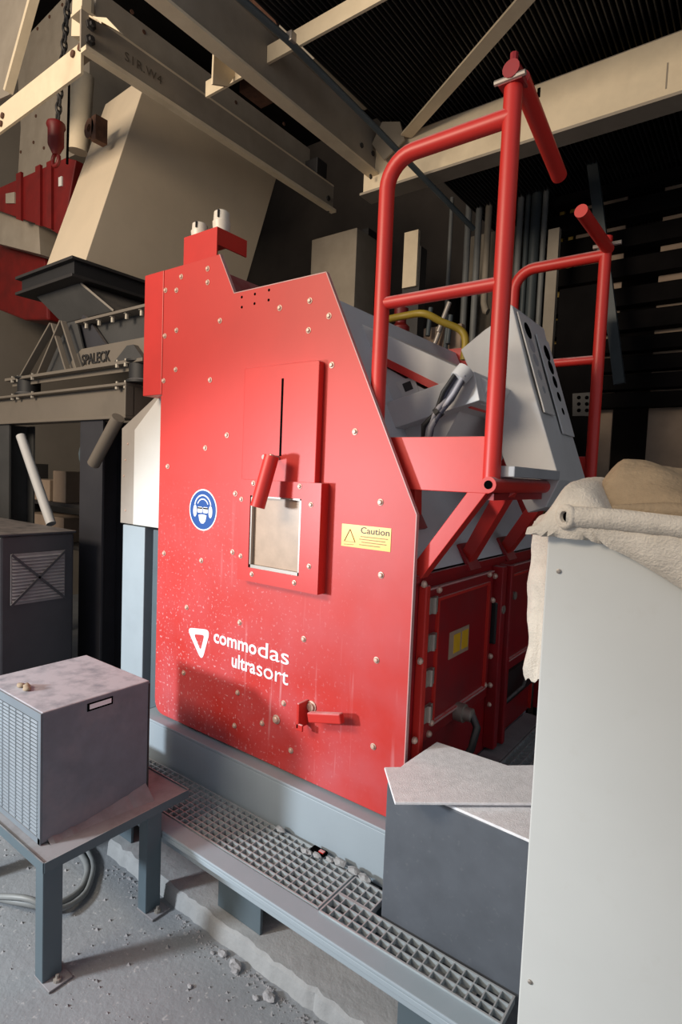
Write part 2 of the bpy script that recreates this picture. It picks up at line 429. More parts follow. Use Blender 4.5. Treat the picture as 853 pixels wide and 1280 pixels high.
sc = MB(); sc.box(p.x - .03, p.x + .03, 1.505, 1.53, GZ + .002, GZ + .012); so = sc.build('scrap', 'black', bev=.002)
tag(so, 'small black scrap with a red tip lying on the grating', 'scrap')
MB().box(p.x + .005, p.x + .025, 1.507, 1.52, GZ + .0122, GZ + .016).build('red_tip', 'red_paint', so)

# ================================================================== THE RED MACHINE
PY = 1.6
mc = empty('sorting_machine', (-1.55, 2.2, 0.06), 'large bright red sorting machine with sloped end and guard rails', 'machine')
# --- base beam
bb = MB()
bb.box(-2.30, -0.905, 1.55, 1.558, 0.255, 0.44)
bb.box(-2.30, -0.905, 1.55, 1.66, 0.44, 0.452)
bb.box(-2.30, -0.905, 1.558, 1.66, 0.255, 0.263)
bb.box(-0.917, -0.905, 1.558, 2.9, 0.255, 0.452)
bb.box(-2.30, -2.29, 1.558, 2.9, 0.255, 0.452)
bb.box(-2.30, -0.905, 2.86, 2.9, 0.255, 0.452)
beam = bb.build('base_beam', 'blue_grey', mc, bev=0.003)
for xx in (-2.2, -1.0):
    for yy in (1.6, 2.8):
        MB().box(xx - .05, xx + .05, yy - .03, yy + .05, .06, .255).build('foot', 'leg_grey', mc)
# --- plate
def rounded(poly, idx, r, n=5):
    out = []
    for i, p in enumerate(poly):
        if i in idx:
            a = Vector(poly[i - 1]); b = Vector(poly[(i + 1) % len(poly)]); p = Vector(p)
            da = (a - p).normalized() * r; db = (b - p).normalized() * r
            for k in range(n + 1):
                t = k / n
                out.append(tuple((p + da) * (1 - t) ** 2 + p * 2 * t * (1 - t) + (p + db) * t * t))
        else: out.append(tuple(p))
    return out
PB = 0.462
poly = [(-2.235, 1.93), (-2.235, PB), (-0.888, PB), (-0.888, 1.487), (-1.296, 2.315), (-1.767, 2.315), (-1.86, 2.486), (-2.228, 2.486), (-2.228, 1.93)]
poly = rounded(poly, {1}, 0.07)
plate = MB().xz(poly, PY, PY + 0.014).build('front_plate', 'red_plate', mc, org=(-1.55, PY, PB), bev=0.0025)
# pale worn edge of the plate, the slope and the top
strip = MB().box(-2.372, -2.231, PY - 0.001, PY + 0.10, 1.936, 2.487).build('side_strip', 'red_paint', mc, bev=0.003)
ebm = MB()
for (a, b) in (((-0.888, 1.487), (-1.296, 2.315)), ((-1.767, 2.315), (-1.86, 2.486)), ((-1.296, 2.315), (-1.767, 2.315)), ((-0.888, .48), (-0.888, 1.487))):
    d_ = Vector((b[0] - a[0], 0, b[1] - a[1])).normalized(); n_ = Vector((d_.z, 0, -d_.x))
    if n_.x + n_.z < 0: n_ = -n_
    A_ = Vector((a[0], PY - .0006, a[1])); B_ = Vector((b[0], PY - .0006, b[1]))
    ebm.prism([A_ - n_ * .0022, B_ - n_ * .0022, B_ + n_ * .0012, A_ + n_ * .0012], (0, .016, 0))
ebm.build('bare_edge', 'plate_edge', mc)
# machine body behind the plate
body = MB().xz([(-2.21, 0.455), (-0.93, 0.455), (-0.93, 1.29), (-1.38, 2.20), (-1.80, 2.29), (-1.9, 2.44), (-2.21, 2.44)], PY + 0.02, 2.86)
body.build('body', 'red_dark', mc)
MB().xz(poly, 2.872, 2.886).build('rear_plate', 'red_paint', mc)
# bolts
bsrc = MB().lathe([(0.013, 0.0), (0.013, 0.002), (0.0095, 0.0025), (0.009, 0.006), (0.006, 0.0085), (0.001, 0.009)], (0, PY, 0), (0, -1, 0), 12)
bolt0 = None
PB_LIST = [(207.5, 363), (221, 363), (227, 346), (260, 336), (260, 353), (206.5, 420), (221, 413), (275.4, 401), (205, 476), (220, 462), (263, 475), (284, 544), (257, 560), (210, 583),
 (350, 385), (387.7, 376), (411.6, 395), (386, 413), (309.7, 469.4), (415, 456.4), (444, 539.7), (476, 627.8), (476.7, 718.9), (205.5, 691.5), (252, 700.6), (233.8, 759), (294.5, 617), (291, 690),
 (300, 778), (380, 798.7), (230, 841), (297.4, 865.7), (355, 879), (328, 904), (293.5, 907), (364, 938), (471, 825), (467, 933)]
def put_bolt(px, py, y, parent, s=1.0, name='bolt'):
    global bolt0
    q = ay(px, py, y)
    if bolt0 is None:
        mb = MB(); mb.lathe([(0.0115, 0.0), (0.0115, 0.002), (0.0085, 0.0025), (0.0082, 0.006), (0.0055, 0.0085), (0.001, 0.009)], q, (0, -1, 0), 12)
        bolt0 = mb.build(name, 'bolt_dusty', parent, org=q, smooth=35); return bolt0
    return inst(bolt0, name, parent, q, scale=(s, s, s))
for px, py in PB_LIST: put_bolt(px, py, PY, plate if px > 211 else strip)
put_bolt(346, 899, PY, plate, 1.6, 'large_bolt')
# small row of holes near the notch
hs = None
for px, py in [(302.5, 371.4), (302.5, 384), (318.9, 367.6), (318.4, 379.5), (336.5, 362.6), (336, 375)]:
    q = ay(px, py, PY)
    if hs is None: hs = MB().lathe([(0.0055, 0), (0.0055, 0.0008)], q, (0, -1, 0), 10).build('hole', 'black', plate, org=q)
    else: inst(hs, 'hole', plate, q)
# --- inspection housing: upper sliding panel with slot
hp = MB().xz(rounded([(-1.662, 1.55), (-1.287, 1.55), (-1.287, 2.004), (-1.662, 2.004)], {2, 3}, 0.012), PY - 0.03, PY).build('slide_panel', 'red_paint', mc, bev=0.003)
hp_face = PY - 0.03
qa = ay(354, 473, hp_face); qb = ay(350, 570, hp_face)
MB().box(qa.x - .006, qa.x + .004, hp_face - .001, hp_face + .002, qb.z, qa.z).build('slot', 'black', hp)
# window box: frame ring with an inset dusty pane
wy = PY - 0.045
wx0, wx1, wz0, wz1 = -1.655, -1.245, 1.178, 1.572
ix0, ix1, iz0, iz1 = -1.595, -1.335, 1.232, 1.512
wb = MB()
wb.box(wx0, ix0, wy, PY, wz0, wz1); wb.box(ix1, wx1, wy, PY, wz0, wz1)
wb.box(ix0, ix1, wy, PY, wz0, iz0); wb.box(ix0, ix1, wy, PY, iz1, wz1)
wbo = wb.build('window_box', 'red_paint', mc)
fr = MB()
for a in ((ix0, ix0 + .008, iz0, iz1), (ix1 - .01, ix1, iz0, iz1), (ix0, ix1, iz0, iz0 + .012), (ix0, ix1, iz1 - .006, iz1)):
    fr.box(a[0], a[1], wy + .004, wy + .02, a[2], a[3])
fr.build('glazing_frame', 'steel', wbo)
MB().box(ix0, ix1, wy + .02, wy + .026, iz0, iz1).build('pane', 'window_dusty', wbo)
for px, py in [(302, 624), (374.8, 608), (389, 631), (301, 695), (386.5, 708), (315, 717.6), (368, 728.4), (317, 604)]:
    put_bolt(px, py, wy, wbo, 0.85)
# tilted handle of the slide
ha = ay(340, 572, PY - 0.06); hb = ay(322, 632, PY - 0.15)
hd = MB()
hd.tube([ha + Vector((.004, .03, 0)), ha + Vector((0.0, -.045, 0.0))], .009, 10)
ho = hd.build('handle_stem', 'steel', mc, smooth=40)
g = MB(); d = (hb - ha)
top = ay(340, 570, PY - 0.10); bot = ay(322, 634, PY - 0.135)
g.tube([top, bot], .027, 16)
gx = g.build('handle_grip', 'red_paint', mc, smooth=40)
cap = MB(); cap.lathe([(.012, 0), (.012, .004), (.006, .006)], top, (top - bot).normalized(), 10); cap.build('cap', 'steel', gx)
# --- lower latch
q = ay(386, 886, PY)
lt = MB()
lt.box(q.x - .012, q.x + .0, PY - .055, PY, q.z - .06, q.z + .035)
lt.box(q.x - .012, q.x + .018, PY - .055, PY - .047, q.z - .066, q.z - .04)
lo = lt.build('latch', 'red_paint', mc, bev=.003)
la_ = ay(387, 896, PY - .05); lb_ = ay(428, 898, PY - .05)
hb2 = MB(); hb2.bar(la_, lb_, .025, .036)
hb2.build('latch_bar', 'red_paint', lo, bev=.005, seg=3)
bq = ay(390, 883, PY); MB().lathe([(.022, 0), (.022, .004), (.015, .005), (.015, .012), (.004, .014)], bq, (0, -1, 0), 14).build('nut', 'bolt_dusty', lo, smooth=35)
# --- safety sign
sg_c = (-1.923, 1.432)
def disc(cx, cz, rx, rz, y, n=36): return [(cx + rx * math.cos(2 * math.pi * k / n), y, cz + rz * math.sin(2 * math.pi * k / n)) for k in range(n)]
sgn = MB().prism(disc(*sg_c, .089, .089, PY), (0, -.0012, 0)).build('safety_sign', 'sign_white', plate)
MB().prism(disc(*sg_c, .083, .083, PY - .0012), (0, -.0008, 0)).build('blue_field', 'sign_blue', sgn)
pic = MB(); cx, cz = sg_c; yy = PY - .002
def pface(poly2, m=pic): m.prism([(cx + a, yy, cz + b) for a, b in poly2], (0, -.0008, 0))
def ring(m, c, r0, r1, a0, a1, n=16):
    for k in range(n):
        t0 = a0 + (a1 - a0) * k / n; t1 = a0 + (a1 - a0) * (k + 1) / n
        m.prism([(cx + c[0] + r0 * math.cos(t0), yy, cz + c[1] + r0 * math.sin(t0)), (cx + c[0] + r1 * math.cos(t0), yy, cz + c[1] + r1 * math.sin(t0)),
                 (cx + c[0] + r1 * math.cos(t1), yy, cz + c[1] + r1 * math.sin(t1)), (cx + c[0] + r0 * math.cos(t1), yy, cz + c[1] + r0 * math.sin(t1))], (0, -.0008, 0))
ring(pic, (0, .010), .050, .056, math.radians(12), math.radians(168))      # headband of the ear muffs
ring(pic, (0, .010), .034, .039, math.radians(25), math.radians(155))      # head outline
for s_ in (-1, 1):
    pface([(s_ * .050 + .012 * math.cos(t), -.006 + .026 * math.sin(t)) for t in [2 * math.pi * k / 14 for k in range(14)]])   # cups
    pface([(s_ * .018 + a * .016, .0 + b * .013) for a, b in ((-1, -.7), (-.7, -1), (.7, -1), (1, -.7), (1, .7), (.7, 1), (-.7, 1), (-1, .7))])    # goggle lenses
pface([(-.034, .004), (.034, .004), (.034, .010), (-.034, .010)])
pface([(-.026, -.022), (-.007, -.019), (.007, -.019), (.026, -.022), (.020, -.046), (.008, -.058), (-.008, -.058), (-.020, -.046)])
pic.build('pictogram', 'sign_white', sgn)
# --- caution plate
cs = MB().box(-1.181, -0.979, PY - .0015, PY, 1.357, 1.435).build('caution_sign', 'yellow_sign', plate)
text_mesh('lettering', 'Caution', 'sign_dark', cs, -1.100, -0.985, 1.408, 1.430, PY - .0018, .0006, .008)
lw = MB()
for k, (a, b) in enumerate(((-1.10, -.99), (-1.105, -1.0), (-1.095, -.995), (-1.105, -1.02))): lw.box(a, b, PY - .0022, PY - .0014, 1.396 - k * .0095, 1.3985 - k * .0095)
for a, b in (((-1.168, 1.375), (-1.145, 1.418)), ((-1.145, 1.418), (-1.122, 1.375)), ((-1.122, 1.375), (-1.168, 1.375))):
    lw.bar((a[0], PY - .0018, a[1]), (b[0], PY - .0018, b[1]), .0009, .004, (0, 1, 0))
lw.bar((-1.170, PY - .0018, 1.364), (-1.128, PY - .0018, 1.366), .0009, .002)
lw.build('print', 'sign_ink', cs)
# --- lettering and logo
text_mesh('lettering', 'commo', 'logo_white', plate, -1.832, -1.578, .8755, .916, PY - .0012, .001, .022)
text_mesh('lettering', 'das', 'logo_white', plate, -1.570, -1.405, .8755, .937, PY - .0012, .001, .004)
text_mesh('lettering', 'ultra', 'logo_white', plate, -1.718, -1.580, .797, .856, PY - .0012, .001, .022)
text_mesh('lettering', 'sort', 'logo_white', plate, -1.574, -1.405, .797, .847, PY - .0012, .001, .004)
lg = MB()
outer = rounded([(-2.012, .905), (-1.855, .925), (-1.905, .775)], {0, 1, 2}, .038, 6)
inner = rounded([(-1.962, .885), (-1.892, .895), (-1.915, .822)], {0, 1, 2}, .016, 6)
nn = len(outer)
for k in range(nn):
    a, b, c, d2 = outer[k], outer[(k + 1) % nn], inner[(k + 1) % nn], inner[k]
    lg.prism([(a[0], PY - .0002, a[1]), (b[0], PY - .0002, b[1]), (c[0], PY - .0002, c[1]), (d2[0], PY - .0002, d2[1])], (0, -.001, 0))
lg.build('logo', 'logo_white', plate)
# --- beacon bracket on top
bk = MB()
b0 = ay(230, 296, 1.72); b1 = ay(272, 286, 1.72)
bk.box(-2.25, -2.02, 1.72, 1.727, 2.44, 2.675)
bk.box(-2.25, -2.02, 1.727, 1.90, 2.668, 2.675)
bk.box(-2.028, -2.02, 1.727, 1.90, 2.60, 2.668)
bko = bk.build('beacon_bracket', 'red_paint', mc)
for px, py, h in ((250, 289, .075), (277, 287, .095)):
    x = ay(px, py, 1.775).x
    bc = MB().lathe([(.037, 0), (.041, h * .45), (.037, h * .48), (.035, h * .9), (.022, h), (.002, h + .002)], (x, 1.775, 2.6752), (0, 0, 1), 18)
    bco = bc.build('beacon', 'beacon', bko, smooth=40)
    MB().box(x + .014, x + .020, 1.775 - .039, 1.775 - .03, 2.675 + h * .55, 2.675 + h * .9).build('mark', 'dark_steel', bco)
# --- white cover and grey post at the left end
cov = MB().xz([(-2.70, 1.31), (-2.25, 1.31), (-2.25, 1.99), (-2.34, 1.99), (-2.70, 1.80)], 1.70, 1.95).build('end_cover', 'cover_dull', mc, bev=.003)
MB().xz([(-2.565, 1.312), (-2.25, 1.312), (-2.25, 1.95), (-2.36, 1.95), (-2.565, 1.79)], 1.685, 1.70).build('cover_flap', 'white_panel', cov, bev=.003)
for px, py in [(157, 575), (155, 595), (160, 555), (157, 638)]: put_bolt(px, py, 1.70, cov, .5, 'screw')
gp = MB().box(-2.66, -2.47, 1.69, 1.90, .06, 1.305).build('end_post', 'blue_grey', mc, bev=.004)
MB().box(-2.40, -2.35, 1.69, 1.9, .25, 1.30).build('end_post_back', 'leg_grey', mc, bev=.003)
# --- side face with doors (X = -0.9)
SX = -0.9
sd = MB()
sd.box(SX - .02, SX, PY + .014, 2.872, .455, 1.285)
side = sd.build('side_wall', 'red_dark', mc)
MB().box(SX - .03, SX + .012, PY + .014, 2.872, 1.262, 1.285).build('top_ledge', 'red_dark', mc)
def door(y0, y1, z0, z1):
    d = MB(); d.box(SX, SX + .016, y0, y1, z0, z1)
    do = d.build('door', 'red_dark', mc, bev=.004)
    rim = MB(); t = .03
    for a in ((y0 + .06, y0 + .06 + t * .4, z0 + .05, z1 - .05), (y1 - .06, y1 - .06 + t * .4, z0 + .05, z1 - .05), (y0 + .06, y1 - .05, z0 + .05, z0 + .06), (y0 + .06, y1 - .05, z1 - .05, z1 - .04)):
        rim.box(SX + .016, SX + .026, a[0], a[1], a[2], a[3])
    rim.build('rim', 'red_paint', do)
    MB().box(SX + .026, SX + .029, y0 + .06, y1 - .05, z0 + .05, z0 + .057).build('bare_edge', 'plate_edge', do)
    MB().box(SX + .016, SX + .019, y0, y1, z1 - .006, z1).build('bare_edge', 'plate_edge', do)
    return do
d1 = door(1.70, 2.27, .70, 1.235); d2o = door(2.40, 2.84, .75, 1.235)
hsrc = None
for px, py in [(539, 756), (537, 802), (534, 846), (532, 891)]:
    q = ax_(px, py, SX + .016)
    if hsrc is None:
        hm = MB(); hm.box(q.x, q.x + .012, q.y - .03, q.y + .03, q.z - .028, q.z + .028); hm.tube([q + Vector((.014, 0, -.028)), q + Vector((.014, 0, .028))], .009, 10)
        hsrc = hm.build('hinge', 'steel', d1, org=q, bev=.002)
    else: inst(hsrc, 'hinge', d1, q)
st = ax_(574, 802, SX + .0165); sto = MB().box(st.x, st.x + .001, st.y - .085, st.y + .085, st.z - .05, st.z + .05).build('sticker', 'window_dusty', d1)
for a in (-.02, .05): MB().box(st.x + .001, st.x + .0018, st.y + a - .028, st.y + a + .028, st.z - .035, st.z + .035).build('yellow_square', 'yellow_sign', sto)
for (y, z) in ((2.31, 1.02), (2.44, 1.06)):
    lk = MB(); lk.box(SX, SX + .035, y - .025, y + .025, z - .10, z + .08); lko = lk.build('latch_block', 'rubber', mc, bev=.008)
    MB().tube([(SX + .035, y, z + .05), (SX + .055, y, z + .05)], .018, 12).build('lock', 'steel', lko, smooth=40)
bs = None
for px, py in [(529, 730), (548, 737), (524, 826), (538, 903), (535, 917), (611, 718), (618, 720), (615, 750), (612, 820), (622, 812), (605, 856), (612, 856), (611, 880), (632, 713), (626, 746), (624, 840), (664, 812), (668, 814), (517, 925)]:
    q = ax_(px, py, SX + .017)
    if bs is None: bs = MB().lathe([(0.012, 0.0), (0.012, 0.008), (0.006, 0.014), (.002, .015)], q, (1, 0, 0), 10).build('bolt', 'bolt_dusty', side, org=q, smooth=35)
    else: inst(bs, 'bolt', side, q)
MB().box(SX, SX + .05, 2.29, 2.335, .47, 1.25).build('stile', 'red_dark', mc, bev=.004)
MB().box(SX, SX + .06, 2.365, 2.395, .47, 1.25).build('stile', 'red_dark', mc, bev=.004)
MB().box(SX, SX + .03, 1.66, 1.69, .47, 1.25).build('stile', 'red_paint', mc, bev=.004)
cn = ax_(575, 890, SX + .03); cno = MB().lathe([(.035, -.03), (.035, .02), (.026, .022), (.026, .05), (.018, .055)], cn, (1, 0, 0), 14).build('connector', 'steel', mc, smooth=40)
MB().tube([cn + Vector((.05, 0, 0)), cn + Vector((.08, -.02, -.03)), cn + Vector((.075, -.05, -.10)), cn + Vector((.05, -.08, -.16)), cn + Vector((.03, -.1, -.2))], .014, 10).build('hose', 'rubber', cno, smooth=60)
MB().box(SX, SX + .02, 2.45, 2.86, .60, .74).build('wire_duct', 'dark_steel', mc)
MB().tube([(SX + .03, 2.42, .62), (SX + .06, 2.6, .66), (SX + .04, 2.8, .76), (SX + .03, 2.86, .8)], .010, 8).build('hose', 'rubber', mc, smooth=60)
# --- sloping grey deck of the end
sl0 = (-0.905, 1.29); sl1 = (-1.40, 2.29)
MB().prism([(sl0[0], PY + .016, sl0[1]), (sl1[0], PY + .016, sl1[1]), (sl1[0] - .03, PY + .016, sl1[1] - .01), (sl0[0] - .03, PY + .016, sl0[1] - .01)], (0, 1.25, 0)).build('sloped_deck', 'deck_grey', mc)
# --- rails
RY = 1.645; R = .0265
def rail(y, name):
    rl = MB()
    px_, pl_ = -0.665, -1.085
    ztop = 2.655
    bend = arc((pl_ + .10, y, ztop - .10), (-1, 0, 0), (0, 0, 1), .10, 0, math.pi / 2, 7)
    rl.tube([(pl_, y, 1.60)] + bend + [(px_, y, ztop)], R, 16)
    o1 = rl.build('rail_hoop', 'red_paint', mc, smooth=50)
    MB().tube([(px_, y, 1.585), (px_, y, 2.735)], R, 16).build('rail_post', 'red_paint', mc, smooth=50)
    MB().tube([(pl_, y, 2.185), (px_, y, 2.185)], R * .78, 14).build('rail_bar', 'red_paint', mc, smooth=50)
    tb = MB(); tb.box(-1.03, px_, y - .006, y + .006, 1.565, 1.737); tb.build('toe_board', 'red_paint', mc, bev=.002)
    return o1
rail(RY, 'near'); rail(2.84, 'far')
# swing bars on the posts
sb1 = MB().tube([(-.650, RY + .01, 2.76), (-.672, 2.13, 2.70)], .0265, 16).build('swing_bar', 'red_paint', mc, smooth=50)
kn = MB(); kn.tube([(-.660, RY - .04, 2.765), (-.660, RY + .03, 2.765)], .025, 14); kn.tube([(-.660, RY - .02, 2.785), (-.660, RY - .02, 2.815)], .012, 8); kn.box(-.70, -.63, RY - .03, RY + .02, 2.735, 2.75)
kn.build('swing_pivot', 'red_dark', mc, smooth=40)
MB().tube([(-.71, RY - .03, 2.745), (-.62, RY - .03, 2.745)], .008, 8).build('pivot_bolt', 'steel', mc, smooth=40)
sb2 = MB().tube([(-.655, 2.84, 2.68), (-.675, 2.44, 2.70)], .0265, 16).build('swing_bar', 'red_paint', mc, smooth=50)
MB().tube([(-.72, 2.84, 2.70), (-.60, 2.84, 2.70)], .010, 8).build('pivot_bolt', 'steel', mc, smooth=40)
# platform edge tube, step and braces
et = MB(); et.tube([(-.655, 1.60, 1.592), (-.655, 2.14, 1.592)], .024, 16); eto = et.build('edge_tube', 'red_paint', mc, smooth=50)
MB().lathe([(.013, 0), (.013, .001)], (-.655, 1.5995, 1.592), (0, -1, 0), 14).build('bore', 'black', eto)
MB().box(-.67, -.60, 1.66, 2.12, 1.617, 1.65).build('step', 'mid_grey', mc, bev=.003)
def brace(a, b, wd, foot):
    m2 = MB(); m2.bar(a, b, wd, .05, (0, 1, 0)); o = m2.build('brace', 'red_paint', mc, bev=.002)
    if foot:
        b = Vector(b); f2 = MB(); M_ = Matrix.Translation(b) @ Matrix.Rotation(math.radians(60), 4, 'Y'); f2.box(-.055, .055, -.05, .05, -.006, .006, M_)
        f2.build('foot_plate', 'red_dark', o)
brace((-.69, RY + .02, 1.59), (-.905, RY + .02, 1.29), .05, False)
brace((-.67, 1.80, 1.58), (-.905, 2.06, 1.31), .05, True)
brace((-.67, 2.20, 1.56), (-.905, 2.46, 1.31), .05, True)
brace((-.99, 1.75, 1.60), (-.985, 1.75, 1.475), .04, True)
MB().box(-1.0, -.66, 1.66, 1.70, 1.565, 1.60).build('platform_beam', 'red_dark', mc)
MB().box(-.70, -.66, 1.66, 2.80, 1.545, 1.575).build('platform_beam', 'red_dark', mc)
# --- units above the slope
def tilted_box(x0, z0, x1, z1, th, ya, yb, below=True):
    d = Vector((x1 - x0, 0, z1 - z0)).normalized(); nrm = Vector((d.z, 0, -d.x))
    a = Vector((x0, ya, z0)); b = Vector((x1, ya, z1))
    return MB().prism([a, b, b + nrm * th, a + nrm * th], (0, yb - ya, 0))
tb1 = tilted_box(-1.46, 2.265, -.80, 1.95, .085, 1.93, 2.62).build('source_cover', 'light_grey', mc, bev=.003)
tilted_box(-1.46, 2.18, -.86, 1.885, .028, 1.925, 2.62).build('red_trim', 'red_paint', tb1)
tilted_box(-1.40, 2.12, -.92, 1.86, .25, 1.945, 2.6).build('source_body', 'light_grey', mc)
wn = ay(508, 482, 1.944); 
wl = MB().prism([ay(495, 478, 1.943), ay(518, 470, 1.943), ay(525, 492, 1.943), ay(505, 497, 1.943)], (0, -.002, 0)).build('warning_label', 'white_panel', mc)
MB().prism([ay(503, 480, 1.940), ay(513, 476, 1.940), ay(517, 486, 1.940), ay(507, 490, 1.940)], (0, -.001, 0)).build('label_mark', 'dark_steel', wl)
gb = tilted_box(-1.206, 1.887, -.845, 1.983, .105, 1.88, 2.25).build('junction_box', 'light_grey', mc, bev=.003)
# cable bundle with collar
ca = ay(577, 468, 1.84); cb = ay(548, 515, 1.82); cc = ay(524, 550, 1.80)
import itertools
cols = itertools.cycle(('cable_blue', 'cable_light', 'cable_blue', 'rubber', 'cable_light', 'cable_blue', 'cable_light'))
for k in range(7):
    o_ = Vector((math.cos(k) * .016, math.sin(k * 1.7) * .012, math.sin(k) * .016))
    o2 = Vector((math.cos(k * 1.3) * .011, math.sin(k * 1.1) * .012, math.sin(k * 2) * .011))
    MB().tube([ca + o_, ca.lerp(cb, .5) + o_ * 1.2, cb + o2, cb.lerp(cc, .5) + o_ * .9, cc + o2 + Vector((0, .05, -.03)), cc + Vector((-.02, .1, -.14)) + o2], .0085, 8).build('cable', next(cols), mc, smooth=60)
MB().tube([ay(583, 462, 1.86), ay(573, 474, 1.84)], .032, 14).build('cable_collar', 'light_grey', mc, smooth=40)
MB().tube([cb + Vector((.008, 0, .005)), cb - Vector((.006, 0, .007))], .021, 10).build('cable_tie', 'rubber', mc)
# tall slanted housing with perforated strips
HY0, HY1 = 2.12, 2.50
hpoly = [(576, 437), (606, 412), (632, 395), (637, 380), (641, 382), (662, 470), (700, 600), (683, 634), (660, 641), (632, 580), (604, 505)]
hz = [ay(px, py, HY0) for px, py in hpoly]
hs_o = MB().prism(hz, (0, HY1 - HY0, 0)).build('detector_housing', 'light_grey', mc, bev=.004)
# perforated strips lie on the sloping end face (edge from hpoly[4] to hpoly[6])
e0 = hz[4]; e1 = hz[6]; ed = (e1 - e0); en = Vector((-ed.z, 0, ed.x)).normalized()
if en.x < 0: en = -en
for k, (ya, yb, t0, t1) in enumerate(((HY0 + .02, HY0 + .15, .03, .62), (HY0 + .20, HY0 + .36, .10, .72))):
    a = e0 + ed * t0; b = e0 + ed * t1
    sp = MB().prism([Vector((a.x, ya, a.z)) + en * .002, Vector((b.x, ya, b.z)) + en * .002, Vector((b.x, yb, b.z)) + en * .002, Vector((a.x, yb, a.z)) + en * .002], en * .006)
    spo = sp.build('perforated_strip', 'white_panel' if k == 0 else 'light_grey', hs_o, bev=.002)
    for j in range(5):
        c = a.lerp(b, .16 + .15 * j); r = (.034, .030, .026, .021, .015)[j]
        c = Vector((c.x, (ya + yb) / 2, c.z)) + en * .0082
        ho_ = MB().lathe([(r, 0), (r, .0008)], c, en, 18).build('strip_hole', 'black' if (k == 1 or j == 0) else 'mid_grey', spo)
# far machine section and guard beyond the doors
MB().box(-.9, -.45, 2.95, 3.6, .44, .80).build('outfeed_box', 'red_dark', mc, bev=.004)
MB().box(-.9, -.40, 2.93, 2.95, .80, .83).build('outfeed_lip', 'red_dark', mc)

# ================================================================== GRATING PLATFORM BEHIND THE DARK BOX
bp_ = empty('rear_walkway', (-.6, 2.3, .06), 'grey grating walkway with a pale board beside the red doors', 'walkway')
grating(-.80, -.20, 1.86, 2.80, .034, 24, .45, bp_)
MB().box(-.895, -.803, 1.80, 2.82, .425, .455).build('board', 'tray', bp_, bev=.003)
for x in (-.85, -.25):
    for y in (1.85, 2.78): MB().box(x - .03, x + .03, y - .03, y + .03, .06 if x < .2 else 0, .42).build('post', 'leg_grey', bp_)
q = ax_(672, 890, -.5)
tag(MB().box(-.50, -.43, 2.52, 2.60, .452, .72).build('support_post', 'leg_grey', bev=.003), 'short grey post standing on the rear grating', 'post')

# ================================================================== DARK BOX WITH DUSTY SHEETS
db = empty('equipment_box', (-.62, 1.6, .06), 'slate grey steel box standing beside the white cabinet', 'box')
MB().box(-.845, -.36, 1.42, 1.74, .06, .700).build('body', 'slate', db, bev=.006)
lid = MB().prism([(-.850, 1.53, .701), (-.845, 1.425, .701), (-.355, 1.405, .701), (-.355, 1.745, .701), (-.842, 1.735, .701)], (0, 0, .008)).build('lid', 'dust_sheet', db, bev=.002)
sheet = MB()
sp_ = [Vector((-.868, 1.44, .720)), Vector((-.745, 1.30, .720)), Vector((-.44, 1.565, .716)), Vector((-.50, 1.79, .716))]
sheet.prism(sp_, (0, 0, .008))
tag(sheet.build('loose_sheet', 'dust_sheet', bev=.002), 'loose dust covered metal sheet lying askew on the slate box', 'sheet')
for px, py in ((501, 1004), (520, 985)):
    pass

# ================================================================== WHITE CABINET
wc = empty('white_cabinet', (.2, 1.25, 0), 'tall plain white steel cabinet in the foreground', 'cabinet')
MB().box(-.292, .75, 1.003, 1.32, 0, 1.515).build('body', 'cabinet_white', wc, bev=.003)
MB().box(-.294, .752, .99, 1.003, .02, 1.518).build('front_panel', 'cabinet_white', wc, bev=.003)
s0 = None
for px, py in ((699, 714), (663, 1227)):
    q = ay(px, py, .99); 
    if s0 is None: s0 = MB().lathe([(.004, 0), (.004, .002), (.002, .003)], q, (0, -1, 0), 10).build('screw', 'steel', wc, org=q)
    else: inst(s0, 'screw', wc, q)

# ---- packing foam on top
fm = empty('packing_foam', (.1, 1.1, 1.518), 'crumpled heap of foam and cloth lying on the white cabinet', 'packing material')
def heap(name, matn, xs, prof, wr, seedv, nseg=28, nx=40):
    """loft along X; prof(x) -> list of (y, z)"""
    mb = MB(); rows = []
    for i in range(nx + 1):
        x = xs[0] + (xs[1] - xs[0]) * i / nx
        pts = prof((x - xs[0]) / (xs[1] - xs[0])); row = []
        # resample closed profile
        P = pts + [pts[0]]; Ls = [0]
        for a, b in zip(P, P[1:]): Ls.append(Ls[-1] + math.hypot(b[0] - a[0], b[1] - a[1]))
        for k in range(nseg):
            t = Ls[-1] * k / nseg
            for j in range(len(P) - 1):
                if Ls[j] <= t <= Ls[j + 1] + 1e-9:
                    u = (t - Ls[j]) / max(1e-9, Ls[j + 1] - Ls[j]); y = P[j][0] + (P[j + 1][0] - P[j][0]) * u; z = P[j][1] + (P[j + 1][1] - P[j][1]) * u; break
            q = Vector((x, y, z))
            n1 = mnoise.noise(q * 9 + Vector((seedv, 0, 0))) + .5 * mnoise.noise(q * 22 + Vector((0, seedv, 0)))
            n2 = mnoise.noise(q * 9 + Vector((seedv + 20, 5, 0)))
            if z > 1.522: q += Vector((n2 * wr * .5, n2 * wr, n1 * wr))
            if q.z < 1.519 and q.y > .985: q.z = 1.519
            row.append(q)
        rows.append(row)
    mb.v = [q for r_ in rows for q in r_]
    for i in range(nx):
        for k in range(nseg): mb.f.append((i * nseg + k, i * nseg + (k + 1) % nseg, (i + 1) * nseg + (k + 1) % nseg, (i + 1) * nseg + k))
    mb.f.append(tuple(range(nseg))); mb.f.append(tuple(nx * nseg + k for k in range(nseg)))
    return mb.build(name, matn, fm, smooth=60)
def ss(a, b, t): t = max(0, min(1, (t - a) / (b - a))); return t * t * (3 - 2 * t)
FX0, FX1 = -.325, .74
